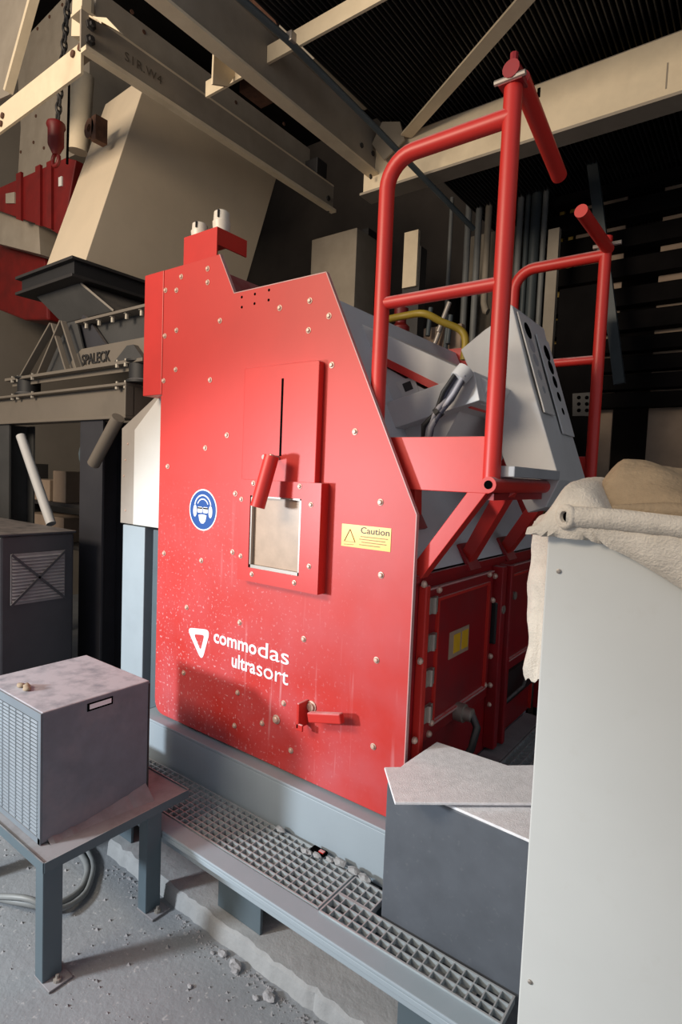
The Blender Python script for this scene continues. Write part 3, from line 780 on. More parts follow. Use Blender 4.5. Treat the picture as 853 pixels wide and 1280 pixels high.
def prof1(t):   # pale foam: a lump at the near end, then a low mound with a front that hangs over the edge
    x = FX0 + (FX1 - FX0) * t
    z = 1.545 + .068 * ss(-.325, -.265, x) - .045 * ss(-.245, -.18, x); dr = .10 * ss(-.24, .02, x)
    return [(1.30, 1.519), (1.29, z - .01), (1.15, z), (1.03, z - .004), (.982, z - .02), (.968, 1.535), (.964, 1.522 - dr * .5), (.968, 1.512 - dr), (.981, 1.514 - dr), (.983, 1.5195), (1.1, 1.519)]
heap('foam_heap', 'foam', (FX0, FX1), prof1, .009, 3.1, 44, 120)
CX0, CX1 = -.262, .72
def prof2(t):   # brown cloth thrown over the back of it
    x = CX0 + (CX1 - CX0) * t
    z = 1.575 + .066 * ss(-.27, -.20, x) - .018 * ss(-.17, -.08, x); f = .035 * ss(-.25, -.15, x)
    return [(1.33, 1.53), (1.31, z - .02), (1.2, z + .004), (1.10, z), (1.05, z - .018), (1.03 - f, 1.582), (1.02 - f, 1.562), (1.12, 1.54), (1.2, 1.53)]
heap('cloth', 'cloth', (CX0, CX1), prof2, .012, 8.4, 44, 120)
def rollpath(px, py, y, L, wob):
    a = ay(px, py, y)
    return [a + Vector((L * k / 24, wob * math.sin(k * .55), -.02 * k / 24 + wob * .4 * math.sin(k * .8))) for k in range(25)]
rp = rollpath(711, 646, .972, .98, .004)
MB().tube(rp, .018, 14).build('foam_roll', 'foam', fm, smooth=60)
rdir = Vector((-.55, -.83, 0)).normalized()
MB().lathe([(.018, -.004), (.021, .004), (.0205, .009), (.016, .0115), (.0095, .0095), (.008, .002)], rp[0], rdir, 18).build('roll_end', 'foam', fm, smooth=60)
MB().lathe([(.0078, .003), (.0078, .0045)], rp[0], rdir, 12).build('roll_bore', 'black', fm)
rp = rollpath(766, 634, .978, .88, .003)
MB().tube(rp, .012, 12, radii=[.004 + .011 * ss(0, 3, k) + .002 * math.sin(k * 1.3) for k in range(25)]).build('foam_roll', 'cloth', fm, smooth=60)
# hanging flap over the left side
fl = MB(); nu, nv = 8, 22
for side_ in (0, 1):
    for j in range(nv + 1):
        t = j / nv
        for i in range(nu + 1):
            u = i / nu
            x = -.298 - .045 * u - .012 * math.sin(t * 4.2 + .4) * u - .008 * t * u + .006 * mnoise.noise((u * 3, t * 6, 1))
            y = 1.03 + .05 * u + .02 * math.sin(t * 5) * u + .012 * mnoise.noise((u * 2, t * 5, 5)) + side_ * .012
            z = 1.550 - .30 * t - .02 * u + .010 * mnoise.noise((u * 3, 2, t * 5))
            fl.v.append(Vector((x, y, z)))
st_ = (nu + 1) * (nv + 1)
for side_ in (0, 1):
    for j in range(nv):
        for i in range(nu):
            k = side_ * st_ + j * (nu + 1) + i; fl.f.append((k, k + 1, k + nu + 2, k + nu + 1))
def rim_(idx):
    for a, b in zip(idx, idx[1:]): fl.f.append((a, b, b + st_, a + st_))
rim_([i for i in range(nu + 1)]); rim_([nv * (nu + 1) + i for i in range(nu + 1)]); rim_([j * (nu + 1) for j in range(nv + 1)]); rim_([j * (nu + 1) + nu for j in range(nv + 1)])
fl.build('foam_flap', 'foam', fm, smooth=60)

# ================================================================== TABLE AND COOLING UNIT
tb = empty('steel_table', (-1.95, 1.08, 0), 'low steel table with dusty tray top carrying the cooling unit', 'table')
TZ = .40
tx0, tx1, ty0, ty1 = -2.40, -1.662, .812, 1.345
MB().box(tx0, tx1, ty0, ty1, TZ - .012, TZ - .002).build('tray', 'tray', tb)
rm = MB()
for a in ((tx0, tx1, ty0 - .004, ty0), (tx0, tx1, ty1, ty1 + .004), (tx0 - .004, tx0, ty0, ty1), (tx1, tx1 + .004, ty0, ty1)): rm.box(a[0], a[1], a[2], a[3], TZ - .028, TZ + .004)
rm.build('rim', 'leg_grey', tb)
fr_ = MB()
for a in ((tx0 + .03, tx1 - .03, ty0 + .03, ty0 + .05), (tx0 + .03, tx1 - .03, ty1 - .05, ty1 - .03), (tx1 - .05, tx1 - .03, ty0 + .05, ty1 - .05), (tx0 + .03, tx0 + .05, ty0 + .05, ty1 - .05)): fr_.box(a[0], a[1], a[2], a[3], TZ - .05, TZ - .0125)
fr_.build('apron', 'leg_grey', tb)
for (x, y) in ((-1.722, .815), (-1.722, 1.178), (-2.36, .815), (-2.36, 1.178)):
    l = MB().box(x, x + .048, y, y + .062, 0.008, TZ - .0125).build('leg', 'leg_grey', tb, bev=.003)
    fp = MB().box(x - .005, x + .09, y + .0, y + .075, 0, .008).build('foot_plate', 'tray', l, bev=.002)
    MB().lathe([(.012, 0), (.012, .008), (.005, .01), (.005, .02)], (x + .07, y + .035, .008), (0, 0, 1), 8).build('anchor_bolt', 'steel', l)
cu_ = empty('cooling_unit', (-1.97, 1.04, TZ), 'dusty grey cooling unit with louvred end on the steel table', 'cooling unit')
cx0, cx1, cy0, cy1, cz1 = -2.19, -1.757, .848, 1.236, .827
MB().box(cx0, cx1, cy0, cy1, TZ, cz1).build('housing', 'dusty_grey', cu_, bev=.005)
lip = MB(); lip.box(cx0 - .001, cx1 + .001, cy0 - .004, cy0, cz1 - .03, cz1 - .002); lip.box(cx1 - .014, cx1 + .001, cy0 - .004, cy0, TZ, cz1 - .03); lip.box(cx0, cx0 + .014, cy0 - .004, cy0, TZ, cz1 - .03)
lip.box(cx0, cx1, cy0 - .004, cy0, TZ, TZ + .02)
lip.build('grille_frame', 'grille', cu_)
gv = MB()
for k in range(30):
    z = TZ + .024 + k * (cz1 - .042 - TZ - .024) / 29
    gv.add([(cx0 + .014, cy0 - .004, z), (cx1 - .014, cy0 - .004, z), (cx1 - .014, cy0 - .001, z + .0068), (cx0 + .014, cy0 - .001, z + .0068)], [(0, 1, 2, 3)])
for k in range(9):
    x = cx0 + .02 + k * (cx1 - cx0 - .04) / 8; gv.box(x - .0012, x + .0012, cy0 - .005, cy0 - .004, TZ + .022, cz1 - .032)
MB().box(cx0 + .014, cx1 - .014, cy0 - .0006, cy0 - .0001, TZ + .02, cz1 - .03).build('grille_backing', 'rubber', cu_)
gvo = gv.build('grille', 'grille', cu_); gvo['kind'] = 'stuff'
# label
la = ax_(109, 884, cx1); lb = ax_(141, 872, cx1)
lbl = MB().box(cx1, cx1 + .0015, la.y, lb.y, .785, .812).build('name_plate', 'black', cu_)
MB().box(cx1 + .0015, cx1 + .0022, la.y + .008, lb.y - .006, .791, .807).build('plate_face', 'sign_white', lbl)
# seam on the back corner and dust bank
MB().box(cx1 - .003, cx1 + .0015, cy1 - .006, cy1 + .001, TZ + .002, cz1 - .01).build('corner_seam', 'dark_steel', cu_)
bank = MB(); 
for k in range(24):
    t0, t1 = k / 24, (k + 1) / 24
    def hgt(t): return .010 + .055 * max(0, t - .3) ** 1.3 + .006 * mnoise.noise((t * 12, 1, 0))
    ya, yb = cy0 + .02 + (cy1 - cy0 - .03) * t0, cy0 + .02 + (cy1 - cy0 - .03) * t1
    k0 = len(bank.v)
    bank.v += [Vector(q) for q in ((cx1 + .0005, ya, TZ - .002), (cx1 + .0005, ya, TZ + hgt(t0)), (cx1 + .012 + hgt(t0), ya, TZ - .002), (cx1 + .0005, yb, TZ - .002), (cx1 + .0005, yb, TZ + hgt(t1)), (cx1 + .012 + hgt(t1), yb, TZ - .002))]
    bank.f += [(k0 + 1, k0 + 2, k0 + 5, k0 + 4), (k0, k0 + 3, k0 + 5, k0 + 2)]
bko_ = bank.build('dust_bank', 'tray', smooth=60); tag(bko_, 'bank of fine dust against the side of the cooling unit', 'dust', kind='stuff')
p = az(30, 861, cz1)
rg = MB()
for i in range(3):
    bm = bmesh.new(); bmesh.ops.create_icosphere(bm, subdivisions=2, radius=1); n0 = len(rg.v)
    for v in bm.verts:
        q = v.co.copy(); k = 1 + .3 * mnoise.noise(q * 2 + Vector((i * 5, 0, 0))); rg.v.append(Vector((p.x + (i - 1) * .022 + q.x * .017 * k, p.y + .01 * (i % 2) + q.y * .012 * k, cz1 + .0005 + max(0, q.z + .6) * .010 * k)))
    rg.f += [tuple(n0 + v.index for v in f.verts) for f in bm.faces]; bm.free()
tag(rg.build('rag', 'rag', smooth=60), 'small crumpled brown rag lying on the cooling unit', 'rag')
# hoses on the floor
for k, (dx, r) in enumerate(((0, .012), (.03, .010))):
    h = MB().tube(spline([(-2.62, .55, .014 + .03 * k), (-2.3 + dx, .80, .013), (-2.02 + dx, .90, .05 + .03 * k), (-1.93 + dx, .98, .035), (-1.98 + dx, 1.12, .013), (-2.2, 1.20 + .03 * k, .013), (-2.9, 1.15 + .03 * k, .013)]), r, 10)
    tag(h.build('floor_hose', 'pipe_grey', smooth=60), ('thick', 'thin')[k] + ' grey hose curling over the floor below the steel table', 'hose', 'hoses under the table')

# ================================================================== DARK CABINET AT THE LEFT
dc = empty('control_cabinet', (-3.4, 1.43, 0), 'charcoal control cabinet with square cross braced vent behind the cooling unit', 'cabinet')
DX = -3.0; dy0, dy1, dz = 1.24, 1.615, 1.235
MB().box(-4.6, DX, dy0, dy1, 0, dz).build('body', 'charcoal', dc, bev=.012)
MB().box(-4.61, DX + .012, dy0 - .008, dy1 + .006, dz, dz + .012).build('top_cap', 'charcoal', dc, bev=.004)
va, vb = ax_(13, 693, DX), ax_(80, 747, DX)
vy0, vy1, vz0, vz1 = va.y, vb.y, vb.z, va.z
vt = MB(); vt.box(DX, DX + .006, vy0, vy1, vz0, vz1); vto = vt.build('vent', 'tray', dc)
for k in range(14):
    z = vz0 + .012 + k * (vz1 - vz0 - .02) / 14
    s_ = MB(); s_.add([(DX + .006, vy0 + .005, z), (DX + .006, vy1 - .005, z), (DX + .013, vy1 - .005, z + .004), (DX + .013, vy0 + .005, z + .004), (DX + .006, vy0 + .005, z + .012), (DX + .006, vy1 - .005, z + .012)], [(0, 1, 2, 3), (3, 2, 5, 4)])
    s_.build('louvre', 'tray', vto)
MB().bar((DX + .015, vy0, vz0), (DX + .015, vy1, vz1), .004, .012, (0, 1, 0)).build('cross_strap', 'charcoal', vto)
MB().bar((DX + .015, vy0, vz1), (DX + .015, vy1, vz0), .004, .012, (0, 1, 0)).build('cross_strap', 'charcoal', vto)
# cabinet between post and machine
tag(MB().box(-3.3, -2.72, 1.96, 2.5, 0, 1.29).build('rear_cabinet', 'charcoal', bev=.004), 'dark cabinet behind the pale blue end post', 'cabinet')
MB_ = MB()
for (z, h) in ((.62, .03), (.52, .03)): MB_.box(-3.0, -2.67, 1.86, 1.9, z, z + h)

# ================================================================== FEEDER
FY = 1.75
fd = empty('vibrating_feeder', (-3.4, 2.3, 0), 'grey vibrating feeder on steel legs below the beige chute', 'feeder')
b = MB(); xA, xB = -4.6, -2.75
for yb in (FY, 2.75):
    b.box(xA, xB, yb, yb + .10, 2.035, 2.05); b.box(xA, xB, yb, yb + .10, 1.86, 1.875); b.box(xA, xB, yb + .045, yb + .055, 1.875, 2.035)
b.box(xB - .012, xB, FY, 2.85, 1.875, 2.035)
b.build('support_beam', 'feeder_grey', fd, bev=.003)
for (x0, x1) in ((-3.235, -2.995), (-4.35, -4.15)):
    for yb in (FY + .02, 2.70):
        p_ = MB(); p_.box(x0, x1, yb, yb + .012, 0, 1.86); p_.box(x0, x1, yb + .16, yb + .172, 0, 1.86); p_.box((x0 + x1) / 2 - .006, (x0 + x1) / 2 + .006, yb + .012, yb + .16, 0, 1.86)
        p_.build('leg', 'charcoal' if x0 > -4 else 'feeder_dark', fd)
ur = MB(); ur.box(-4.20, -2.62, FY + .01, FY + .13, 2.150, 2.168); ur.box(-4.20, -2.62, FY + .06, FY + .07, 2.06 + .06, 2.15)
ur.build('upper_rail', 'feeder_grey', fd, bev=.002)
for x in (-2.72, -4.0):
    MB().lathe([(.085, 0), (.085, .012), (.07, .02), (.07, .10), (.085, .11), (.085, .12)], (x, FY + .08, 2.05), (0, 0, 1), 18).build('spring_mount', 'rubber', fd, smooth=35)
# trough side with raised name
MB().xz([(-3.55, 2.17), (-2.50, 2.17), (-2.50, 2.30), (-3.36, 2.30), (-3.45, 2.26)], FY + .09, FY + .12).build('trough_side', 'feeder_grey', fd, bev=.003)
text_mesh('lettering', 'SPALECK', 'dark_steel', fd, -3.345, -3.045, 2.20, 2.262, FY + .086, .006, .01)
MB().xz([(-3.48, 2.30), (-2.50, 2.30), (-2.50, 2.47), (-3.40, 2.49)], FY + .16, 2.8).build('trough', 'feeder_dark', fd, bev=.003)
MB().box(-3.42, -2.50, FY + .08, FY + .30, 2.455, 2.470).build('bolted_flange', 'feeder_grey', fd)
for k in range(6):
    x = -3.34 + k * .14
    MB().lathe([(.012, -.028), (.012, .0), (.02, .001), (.02, .015), (.008, .017), (.008, .03)], (x, FY + .11, 2.45), (0, 0, 1), 8).build('flange_bolt', 'bolt_grey', fd)
for (xa, xt) in ((-4.02, -3.62), (-3.78, -3.50)):
    tri = MB(); tri.bar((xa, FY + .05, 2.17), (xt, FY + .05, 2.47), .012, .05, (0, 1, 0)); tri.bar((xt, FY + .05, 2.47), (xt + .18, FY + .05, 2.17), .012, .035, (0, 1, 0))
    tri.build('gusset', 'feeder_grey', fd, bev=.003)
MB().xz([(-3.98, 2.17), (-3.30, 2.17), (-3.44, 2.48), (-3.60, 2.48)], FY + .10, FY + .11).build('gusset_plate', 'feeder_dark', fd)
MB().xz([(-3.62, 2.30), (-3.42, 2.52), (-3.34, 2.47), (-3.15, 2.30)], FY + .13, FY + .15).build('gusset_plate', 'charcoal', fd)
MB().xz([(-2.98, 2.17), (-2.84, 2.26), (-2.78, 2.26), (-2.68, 2.17)], FY + .06, FY + .09).build('gusset_plate', 'feeder_dark', fd)
for x in (-4.10, -4.02, -3.82, -2.86, -2.78):
    for z in (2.04, 2.155):
        MB().lathe([(.013, -.02), (.013, 0), (.009, .001), (.009, .022)], (x, FY + .02, z), (0, 0, 1), 8).build('beam_bolt', 'bolt_grey', fd)
MB().tube([ay(26, 545, 1.70), ay(64, 655, 1.70)], .028, 14).build('drain_pipe', 'light_grey', fd, smooth=50)
MB().tube([ay(117, 580, 1.70), ay(148, 522, 1.70)], .034, 14).build('drain_pipe', 'feeder_grey', fd, smooth=50)
MB().tube([(-3.62, 2.1, 1.66), (-3.30, 2.1, 1.72)], .13, 20).build('vibrator_motor', 'leg_grey', fd, smooth=50)
for k in range(4):
    MB().tube([(-3.45 + .03 * k, 2.05, 1.6), (-3.47 + .03 * k, 2.03, 1.3), (-3.55 + .05 * k, 2.0, 1.05), (-3.6, 2.0, .9)], .012, 8).build('cable', 'pipe_grey' if k % 2 else 'rubber', fd, smooth=60)
# shelf with boxes in the gloom behind the feeder legs
sh = empty('back_rack', (-3.9, 2.6, 0), 'dim rack with drab boxes seen between the feeder legs', 'rack')
for z in (.95, 1.27): MB().box(-5.3, -3.30, 2.28, 2.6, z, z + .03).build('rack_shelf', 'dark_steel', sh)
for x in (-5.25, -3.36): MB().box(x, x + .05, 2.3, 2.55, 0, 1.6).build('rack_upright', 'dark_steel', sh)
for k, (pxa, pxb, z, h_, lab) in enumerate(((-60, 20, 1.30, .26, 'tall drab box on the dim rack behind the feeder'), (28, 62, 1.30, .17, 'low drab box on the dim rack behind the feeder'), (66, 82, 1.30, .25, 'narrow drab box beside the low box on the rack'), (30, 80, .98, .2, 'drab box on the under shelf of the dim rack'))):
    xa = ay(pxa, 620, 2.30).x; xb = ay(pxb, 620, 2.30).x
    tag(MB().box(xa, xb, 2.30, 2.55, z + .0005, z + h_).build('storage_box', 'brown_board', bev=.004), lab, 'box', 'boxes on the dim rack')
# ================================================================== CHUTE
ct = empty('feed_chute', (-3.6, 2.5, 2.6), 'big beige steel chute leaning above the grey feeder', 'chute')
A = Vector((-3.40, 1.88, 2.84)); B = Vector((-3.40, 3.12, 2.84)); dY = .34
cx_l = -3.93; topz = 4.15
def cp(x, y, z): return Vector((x, y + (z - 2.84) * .31, z))
chm = MB()
q0 = [cp(cx_l, 1.88, 2.84), cp(-3.40, 1.88, 2.84), cp(-3.40, 3.12, 2.84), cp(cx_l, 3.12, 2.84)]
q1 = [cp(cx_l, 1.90, topz), cp(-3.40, 1.88, topz), cp(-3.40, 3.14, topz), cp(cx_l, 3.14, topz)]
chm.add(q0 + q1, [(0, 1, 5, 4), (1, 2, 6, 5), (2, 3, 7, 6), (3, 0, 4, 7), (4, 5, 6, 7), (3, 2, 1, 0)])
chm.build('chute_body', 'chute_beige', ct, bev=.004)
for z, mtn in ((2.80, 'dark_steel'), (2.70, 'dark_steel')):
    MB().box(-4.05, -3.33, 1.76, 3.25, z, z + .018).build('flange', mtn, ct, bev=.002)
MB().box(-4.02, -3.36, 1.79, 3.22, 2.72, 2.80).build('rubber_seal', 'rubber', ct)
nk = MB()
nk.add([(-3.95, 1.85, 2.70), (-3.42, 1.85, 2.70), (-3.42, 3.1, 2.70), (-3.95, 3.1, 2.70), (-3.80, 1.95, 2.53), (-3.20, 1.95, 2.53), (-3.20, 2.95, 2.53), (-3.80, 2.95, 2.53)],
       [(0, 1, 5, 4), (1, 2, 6, 5), (2, 3, 7, 6), (3, 0, 4, 7), (0, 3, 2, 1), (4, 5, 6, 7)])
nk.build('chute_neck', 'feeder_dark', ct, bev=.003)
MB().bar((-3.41, 1.86, 2.70), (-3.2, 1.95, 2.53), .012, .012).build('neck_rib', 'feeder_grey', ct)
# rusty lifting lug
lug_c = ay(118, 160, 2.02); 
lm = MB()
for k in range(14):
    t0 = 2 * math.pi * k / 14; t1 = 2 * math.pi * (k + 1) / 14
    f_ = lambda r, t: (lug_c.x - .03 + r * math.cos(t), lug_c.y, lug_c.z + r * 1.1 * math.sin(t))
    lm.prism([f_(.022, t0), f_(.055, t0), f_(.055, t1), f_(.022, t1)], (0, -.02, 0))
lm.box(lug_c.x - .0, lug_c.x + .05, lug_c.y - .02, lug_c.y + .06, lug_c.z - .09, lug_c.z + .06)
lm.build('lifting_lug', 'rust', ct)

# ================================================================== OVERHEAD STEEL
def steel(name, label, mtn='beige', cat='beam'):
    pass
# beam A (channel along Y)
ba = empty('steel_beam', (-2.95, 2.6, 3.66), 'grey channel beam with chalk marks running over the beige chute', 'beam')
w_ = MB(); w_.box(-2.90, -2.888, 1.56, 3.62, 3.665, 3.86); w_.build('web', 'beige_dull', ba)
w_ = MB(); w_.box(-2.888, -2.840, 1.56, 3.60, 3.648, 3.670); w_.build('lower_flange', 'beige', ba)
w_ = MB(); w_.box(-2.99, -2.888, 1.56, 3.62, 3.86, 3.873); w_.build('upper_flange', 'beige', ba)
for px, py in ((113, 32), (112, 51)):
    q = ax_(px, py, -2.888); MB().lathe([(.026, 0), (.026, .012), (.014, .014), (.014, .03)], q, (1, 0, 0), 6).build('nut', 'dark_steel', ba)
for px, py in ((410, 248), (410, 262)):
    q = ax_(px, py, -2.888); MB().lathe([(.02, 0), (.02, .012)], q, (1, 0, 0), 6).build('nut', 'dark_steel', ba)
text_mesh('chalk_mark', 'S1R.W4', 'chalk_ink', ba, 1.80, 2.03, 3.755, 3.80, -2.886, .001, 0, 1.1, axis='x')
bu = empty('slotted_rail', (-3.0, 2.6, 3.88), 'slotted beige rail resting on the chalk marked channel beam', 'rail')
MB().box(-3.02, -3.0, 1.70, 3.45, 3.875, 4.10).build('web', 'beige_dull', bu)
for t in (2.02, 2.35, 2.68, 3.0): MB().box(-3.0, -2.996, t, t + .10, 3.885, 3.905).build('slot', 'black', bu)
for px, py in ((180, 40), (165, 15), (295, 128), (310, 118), (355, 155)):
    q = ax_(px, py, -3.0); MB().lathe([(.012, 0), (.012, .003)], q, (1, 0, 0), 8).build('hole', 'rust', bu)
tag(MB().box(-3.02, -2.88, 3.40, 3.52, 3.874, 3.99).build('beam_clamp', 'dark_steel', bev=.006), 'dark clamp on the far end of the chalk marked channel beam', 'clamp')
# beam B
bb_ = empty('steel_beam', (-2.2, 2.2, 3.58), 'beige I beam meeting the big cross beam behind the red rail', 'beam')
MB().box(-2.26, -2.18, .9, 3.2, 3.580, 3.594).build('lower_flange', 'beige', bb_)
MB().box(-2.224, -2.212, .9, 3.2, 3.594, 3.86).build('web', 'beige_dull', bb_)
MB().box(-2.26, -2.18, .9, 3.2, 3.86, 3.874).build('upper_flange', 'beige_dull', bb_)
for px, py in ((452, 182), (466, 192), (463, 221)):
    q = ax_(px, py, -2.212); MB().lathe([(.016, 0), (.016, .008)], q, (1, 0, 0), 6).build('nut', 'dark_steel', bb_)
# beam C
bc_ = empty('steel_beam', (-.6, 3.25, 3.46), 'broad cream cross beam with plain face behind the red rail', 'beam')
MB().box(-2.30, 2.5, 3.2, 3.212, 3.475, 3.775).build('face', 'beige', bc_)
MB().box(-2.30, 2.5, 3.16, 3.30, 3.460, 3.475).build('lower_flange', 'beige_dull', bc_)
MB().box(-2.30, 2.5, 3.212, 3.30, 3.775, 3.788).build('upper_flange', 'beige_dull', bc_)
q = ay(674, 115, 3.2); MB().box(q.x - .008, q.x + .008, 3.196, 3.2, q.z - .03, q.z + .02).build('slot', 'black', bc_)
q = ay(834, 95, 3.2); MB().box(q.x - .003, q.x + .003, 3.197, 3.2, q.z - .06, q.z + .06).build('weld_seam', 'beige_dull', bc_)
MB().prism([ay(465, 180, 3.15), ay(478, 152, 3.15), ay(500, 152, 3.15), ay(506, 175, 3.15), ay(480, 200, 3.15)], (0, .012, 0)).build('gusset', 'beige_dull', bc_)
# crossbeam E
be = empty('steel_beam', (-1.9, 2.05, 3.6), 'beige angle iron crossing below the grated ceiling with a bolted bracket', 'beam')
for xa_, xb_ in ((-2.69, -2.226), (-2.21, 1.60)):
    MB().box(xa_, xb_, 2.18, 2.195, 3.70, 3.785).build('angle_face', 'beige', be)
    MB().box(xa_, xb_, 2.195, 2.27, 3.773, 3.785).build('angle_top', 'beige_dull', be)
MB().prism([ax_(228, 28, -2.45), ax_(268, 60, -2.45), ax_(266, 105, -2.45), ax_(285, 108, -2.45), ax_(300, 85, -2.45), ax_(260, 40, -2.45), ax_(240, 22, -2.45)], (-.012, 0, 0)).build('bracket', 'beige', be)
MB().box(-2.52, -2.40, 2.28, 2.45, 3.72, 3.95).build('rusty_stub', 'rust', be)
# diagonal strut
ds = MB(); a = az(508, 170, 3.74); b = az(662, -6, 3.74); d = (b - a); ds.bar(a, a + d * 1.4, .075, .012); ds.bar(a + Vector((.02, .03, .03)), a + d * 1.4 + Vector((.02, .03, .03)), .010, .06)
tag(ds.build('diagonal_strut', 'beige'), 'diagonal beige strut bracing the cream cross beam', 'strut')
# conduit rod
cd_ = empty('conduit', (-1.8, 2.5, 3.3), 'thin grey conduit slanting across the steelwork down to the pipes', 'conduit')
a = ax_(300, 0, -1.95); b = ax_(365, 52, -1.95)
MB().tube([ay(296, -6, 1.75), ay(362, 52, 2.05), ay(470, 160, 2.75), ay(520, 212, 3.05), ay(592, 286, 3.7)], .017, 10).build('pipe', 'pipe_dark', cd_, smooth=60)
q = ay(364, 48, 2.05); MB().box(q.x - .018, q.x + .018, q.y - .018, q.y + .02, q.z - .02, q.z + .025).build('pipe_clip', 'steel', cd_, bev=.004)
# overhead solid pale ducts at top centre
tag(MB().prism([ay(340, 60, 2.9), ay(360, 0, 2.9), ay(470, -40, 2.9), ay(480, 20, 2.9), ay(390, 75, 2.9)], (0, .6, 0)).build('overhead_duct', 'beige_dull'), 'drab beige duct above the crossing beams', 'duct')
tag(MB().prism([ay(290, 0, 3.1), ay(330, -10, 3.1), ay(350, 40, 3.1), ay(305, 60, 3.1), ay(275, 30, 3.1)], (0, .4, 0)).build('rusty_plate', 'rust'), 'rusty brown plate hidden behind the crossing beams', 'plate')
# crossbar upper left
cb_ = empty('steel_beam', (-3.5, 1.62, 3.6), 'beige bar with dark bolts in front of the hoist chain', 'beam')
a0 = ay(-8, 158, 1.60); a1 = ay(103, 72, 1.60)
MB().bar((a0.x, 1.60, (a0.z + a1.z) / 2), (a1.x, 1.60, (a0.z + a1.z) / 2), .015, .15).build('bar_face', 'beige', cb_)
MB().box(a0.x, a1.x, 1.61, 1.68, (a0.z + a1.z) / 2 + .06, (a0.z + a1.z) / 2 + .075).build('bar_top', 'beige_dull', cb_)
for px, py in ((4, 145), (92, 68), (101, 60), (2, 155)):
    q = ay(px, py, 1.592); MB().lathe([(.018, 0), (.018, .01)], q, (0, -1, 0), 8).build('bolt', 'rust', cb_)
up_ = MB().prism([ay(101, 45, 1.62), ay(89, 45, 1.62), ay(91, -10, 1.62), ay(103, -10, 1.62)], (0, .05, 0))
tag(up_.build('hanger_post', 'beige'), 'upright beige hanger rising above the bolted bar', 'post')
tag(MB().prism([ay(105, 20, 1.60), ay(133, 22, 1.60), ay(150, 40, 1.60), ay(105, 15, 1.60)], (0, .02, 0)).build('cover_strip', 'beige'), 'small pale strip at the end of the channel beam', 'strip')
an = MB().prism([ay(-10, -5, 1.75), ay(42, -5, 1.75), ay(30, 40, 1.75), ay(12, 118, 1.75), ay(-10, 128, 1.75)], (0, .015, 0)).build('leaning_plate', 'beige_dull')
tag(an, 'dull plate leaning behind the bolted bar', 'plate')
tag(MB().bar(ay(44, -8, 1.72), ay(10, 115, 1.72), .03, .05, (0, 1, 0)).build('angle_strut', 'beige'), 'steep beige angle strut beside the bolted bar', 'strut')
# panel duct behind hoist
du = empty('riveted_duct', ay(60, 210, 2.6), 'beige duct panel with rows of rivets behind the hoist chain', 'duct')
MB().prism([ay(20, 60, 2.6), ay(84, -8, 2.6), ay(112, -8, 2.6), ay(112, 185, 2.6), ay(22, 226, 2.6), ay(26, 160, 2.6)], (0, .5, 0)).build('panel', 'beige_dull', du)
for px, py in ((33, 48), (47, 36), (62, 21), (78, 6), (45, 145), (30, 135), (42, 178), (26, 190), (55, 185), (75, 170), (100, 118), (95, 140), (100, 160)):
    q = ay(px, py, 2.597); MB().lathe([(.015, 0), (.012, .006)], q, (0, -1, 0), 8).build('rivet', 'rust', du)
tag(MB().tube([ay(104, 95, 2.3), ay(98, 190, 2.3)], .075, 18).build('vent_pipe', 'beige', smooth=50), 'short beige pipe between hoist chain and chute', 'pipe')
# hoist chain and hook block
hc = empty('chain_hoist', ay(70, 196, 1.95), 'black hoist chain with a red hook block hanging by the chute', 'hoist')
src = None; ca_ = ay(86, -10, 1.95); cb2 = ay(72, 150, 1.95); nlk = 16
for k in range(nlk):
    c = ca_.lerp(cb2, (k + .5) / nlk); L = (ca_ - cb2).length / nlk * .72
    pts = [c + Vector((math.sin(t) * .016 if k % 2 else 0, 0 if k % 2 else math.sin(t) * .016, math.cos(t) * L)) for t in [2 * math.pi * j / 10 for j in range(11)]]
    MB().tube(pts, .008, 6, cap=False).build('link', 'dark_steel', hc, smooth=60)
hk = ay(70, 172, 1.95)
MB().lathe([(.02, .11), (.055, .09), (.06, .07), (.05, .05), (.05, -.05), (.03, -.09), (.02, -.11)], hk, (0, 0, 1), 14).build('hook_block', 'red_hoist', hc, smooth=40)
MB().tube(arc(hk + Vector((0, 0, -.14)), (1, 0, 0), (0, 0, 1), .04, math.radians(100), math.radians(380), 12), .013, 8).build('hook', 'red_hoist', hc, smooth=60)
MB().tube([ay(87, 90, 1.97), ay(84, 205, 1.97)], .008, 6).build('chain_cord', 'black', hc)
# red crane and beam
cr_ = empty('red_crane_beam', ay(40, 270, 2.2), 'dark red ribbed hoist beam behind the beige chute', 'hoist')
MB().prism([ay(-20, 243, 2.2), ay(82, 197, 2.2), ay(95, 200, 2.2), ay(78, 296, 2.2), ay(60, 285, 2.2), ay(-20, 257, 2.2)], (0, .3, 0)).build('girder', 'red_hoist', cr_, bev=.006)
for px in (20, 44, 58):
    MB().prism([ay(px, 225 - px * .38, 2.18), ay(px + 6, 222 - px * .38, 2.18), ay(px + 6, 270 + px * .28, 2.18), ay(px, 268 + px * .28, 2.18)], (0, .02, 0)).build('rib', 'red_hoist', cr_)
MB().prism([ay(73, 222, 2.19), ay(77, 220, 2.19), ay(77, 232, 2.19), ay(73, 233, 2.19)], (0, .01, 0)).build('tag', 'white_panel', cr_)
MB().prism([ay(7, 242, 2.19), ay(18, 240, 2.19), ay(18, 254, 2.19), ay(7, 254, 2.19)], (0, .01, 0)).build('tag', 'beige_dull', cr_)
tag(MB().prism([ay(-20, 258, 2.3), ay(48, 282, 2.3), ay(50, 318, 2.3), ay(-20, 300, 2.3)], (0, .2, 0)).build('beige_girder', 'beige_dull', bev=.005), 'dull beige girder between the red hoist parts', 'beam')
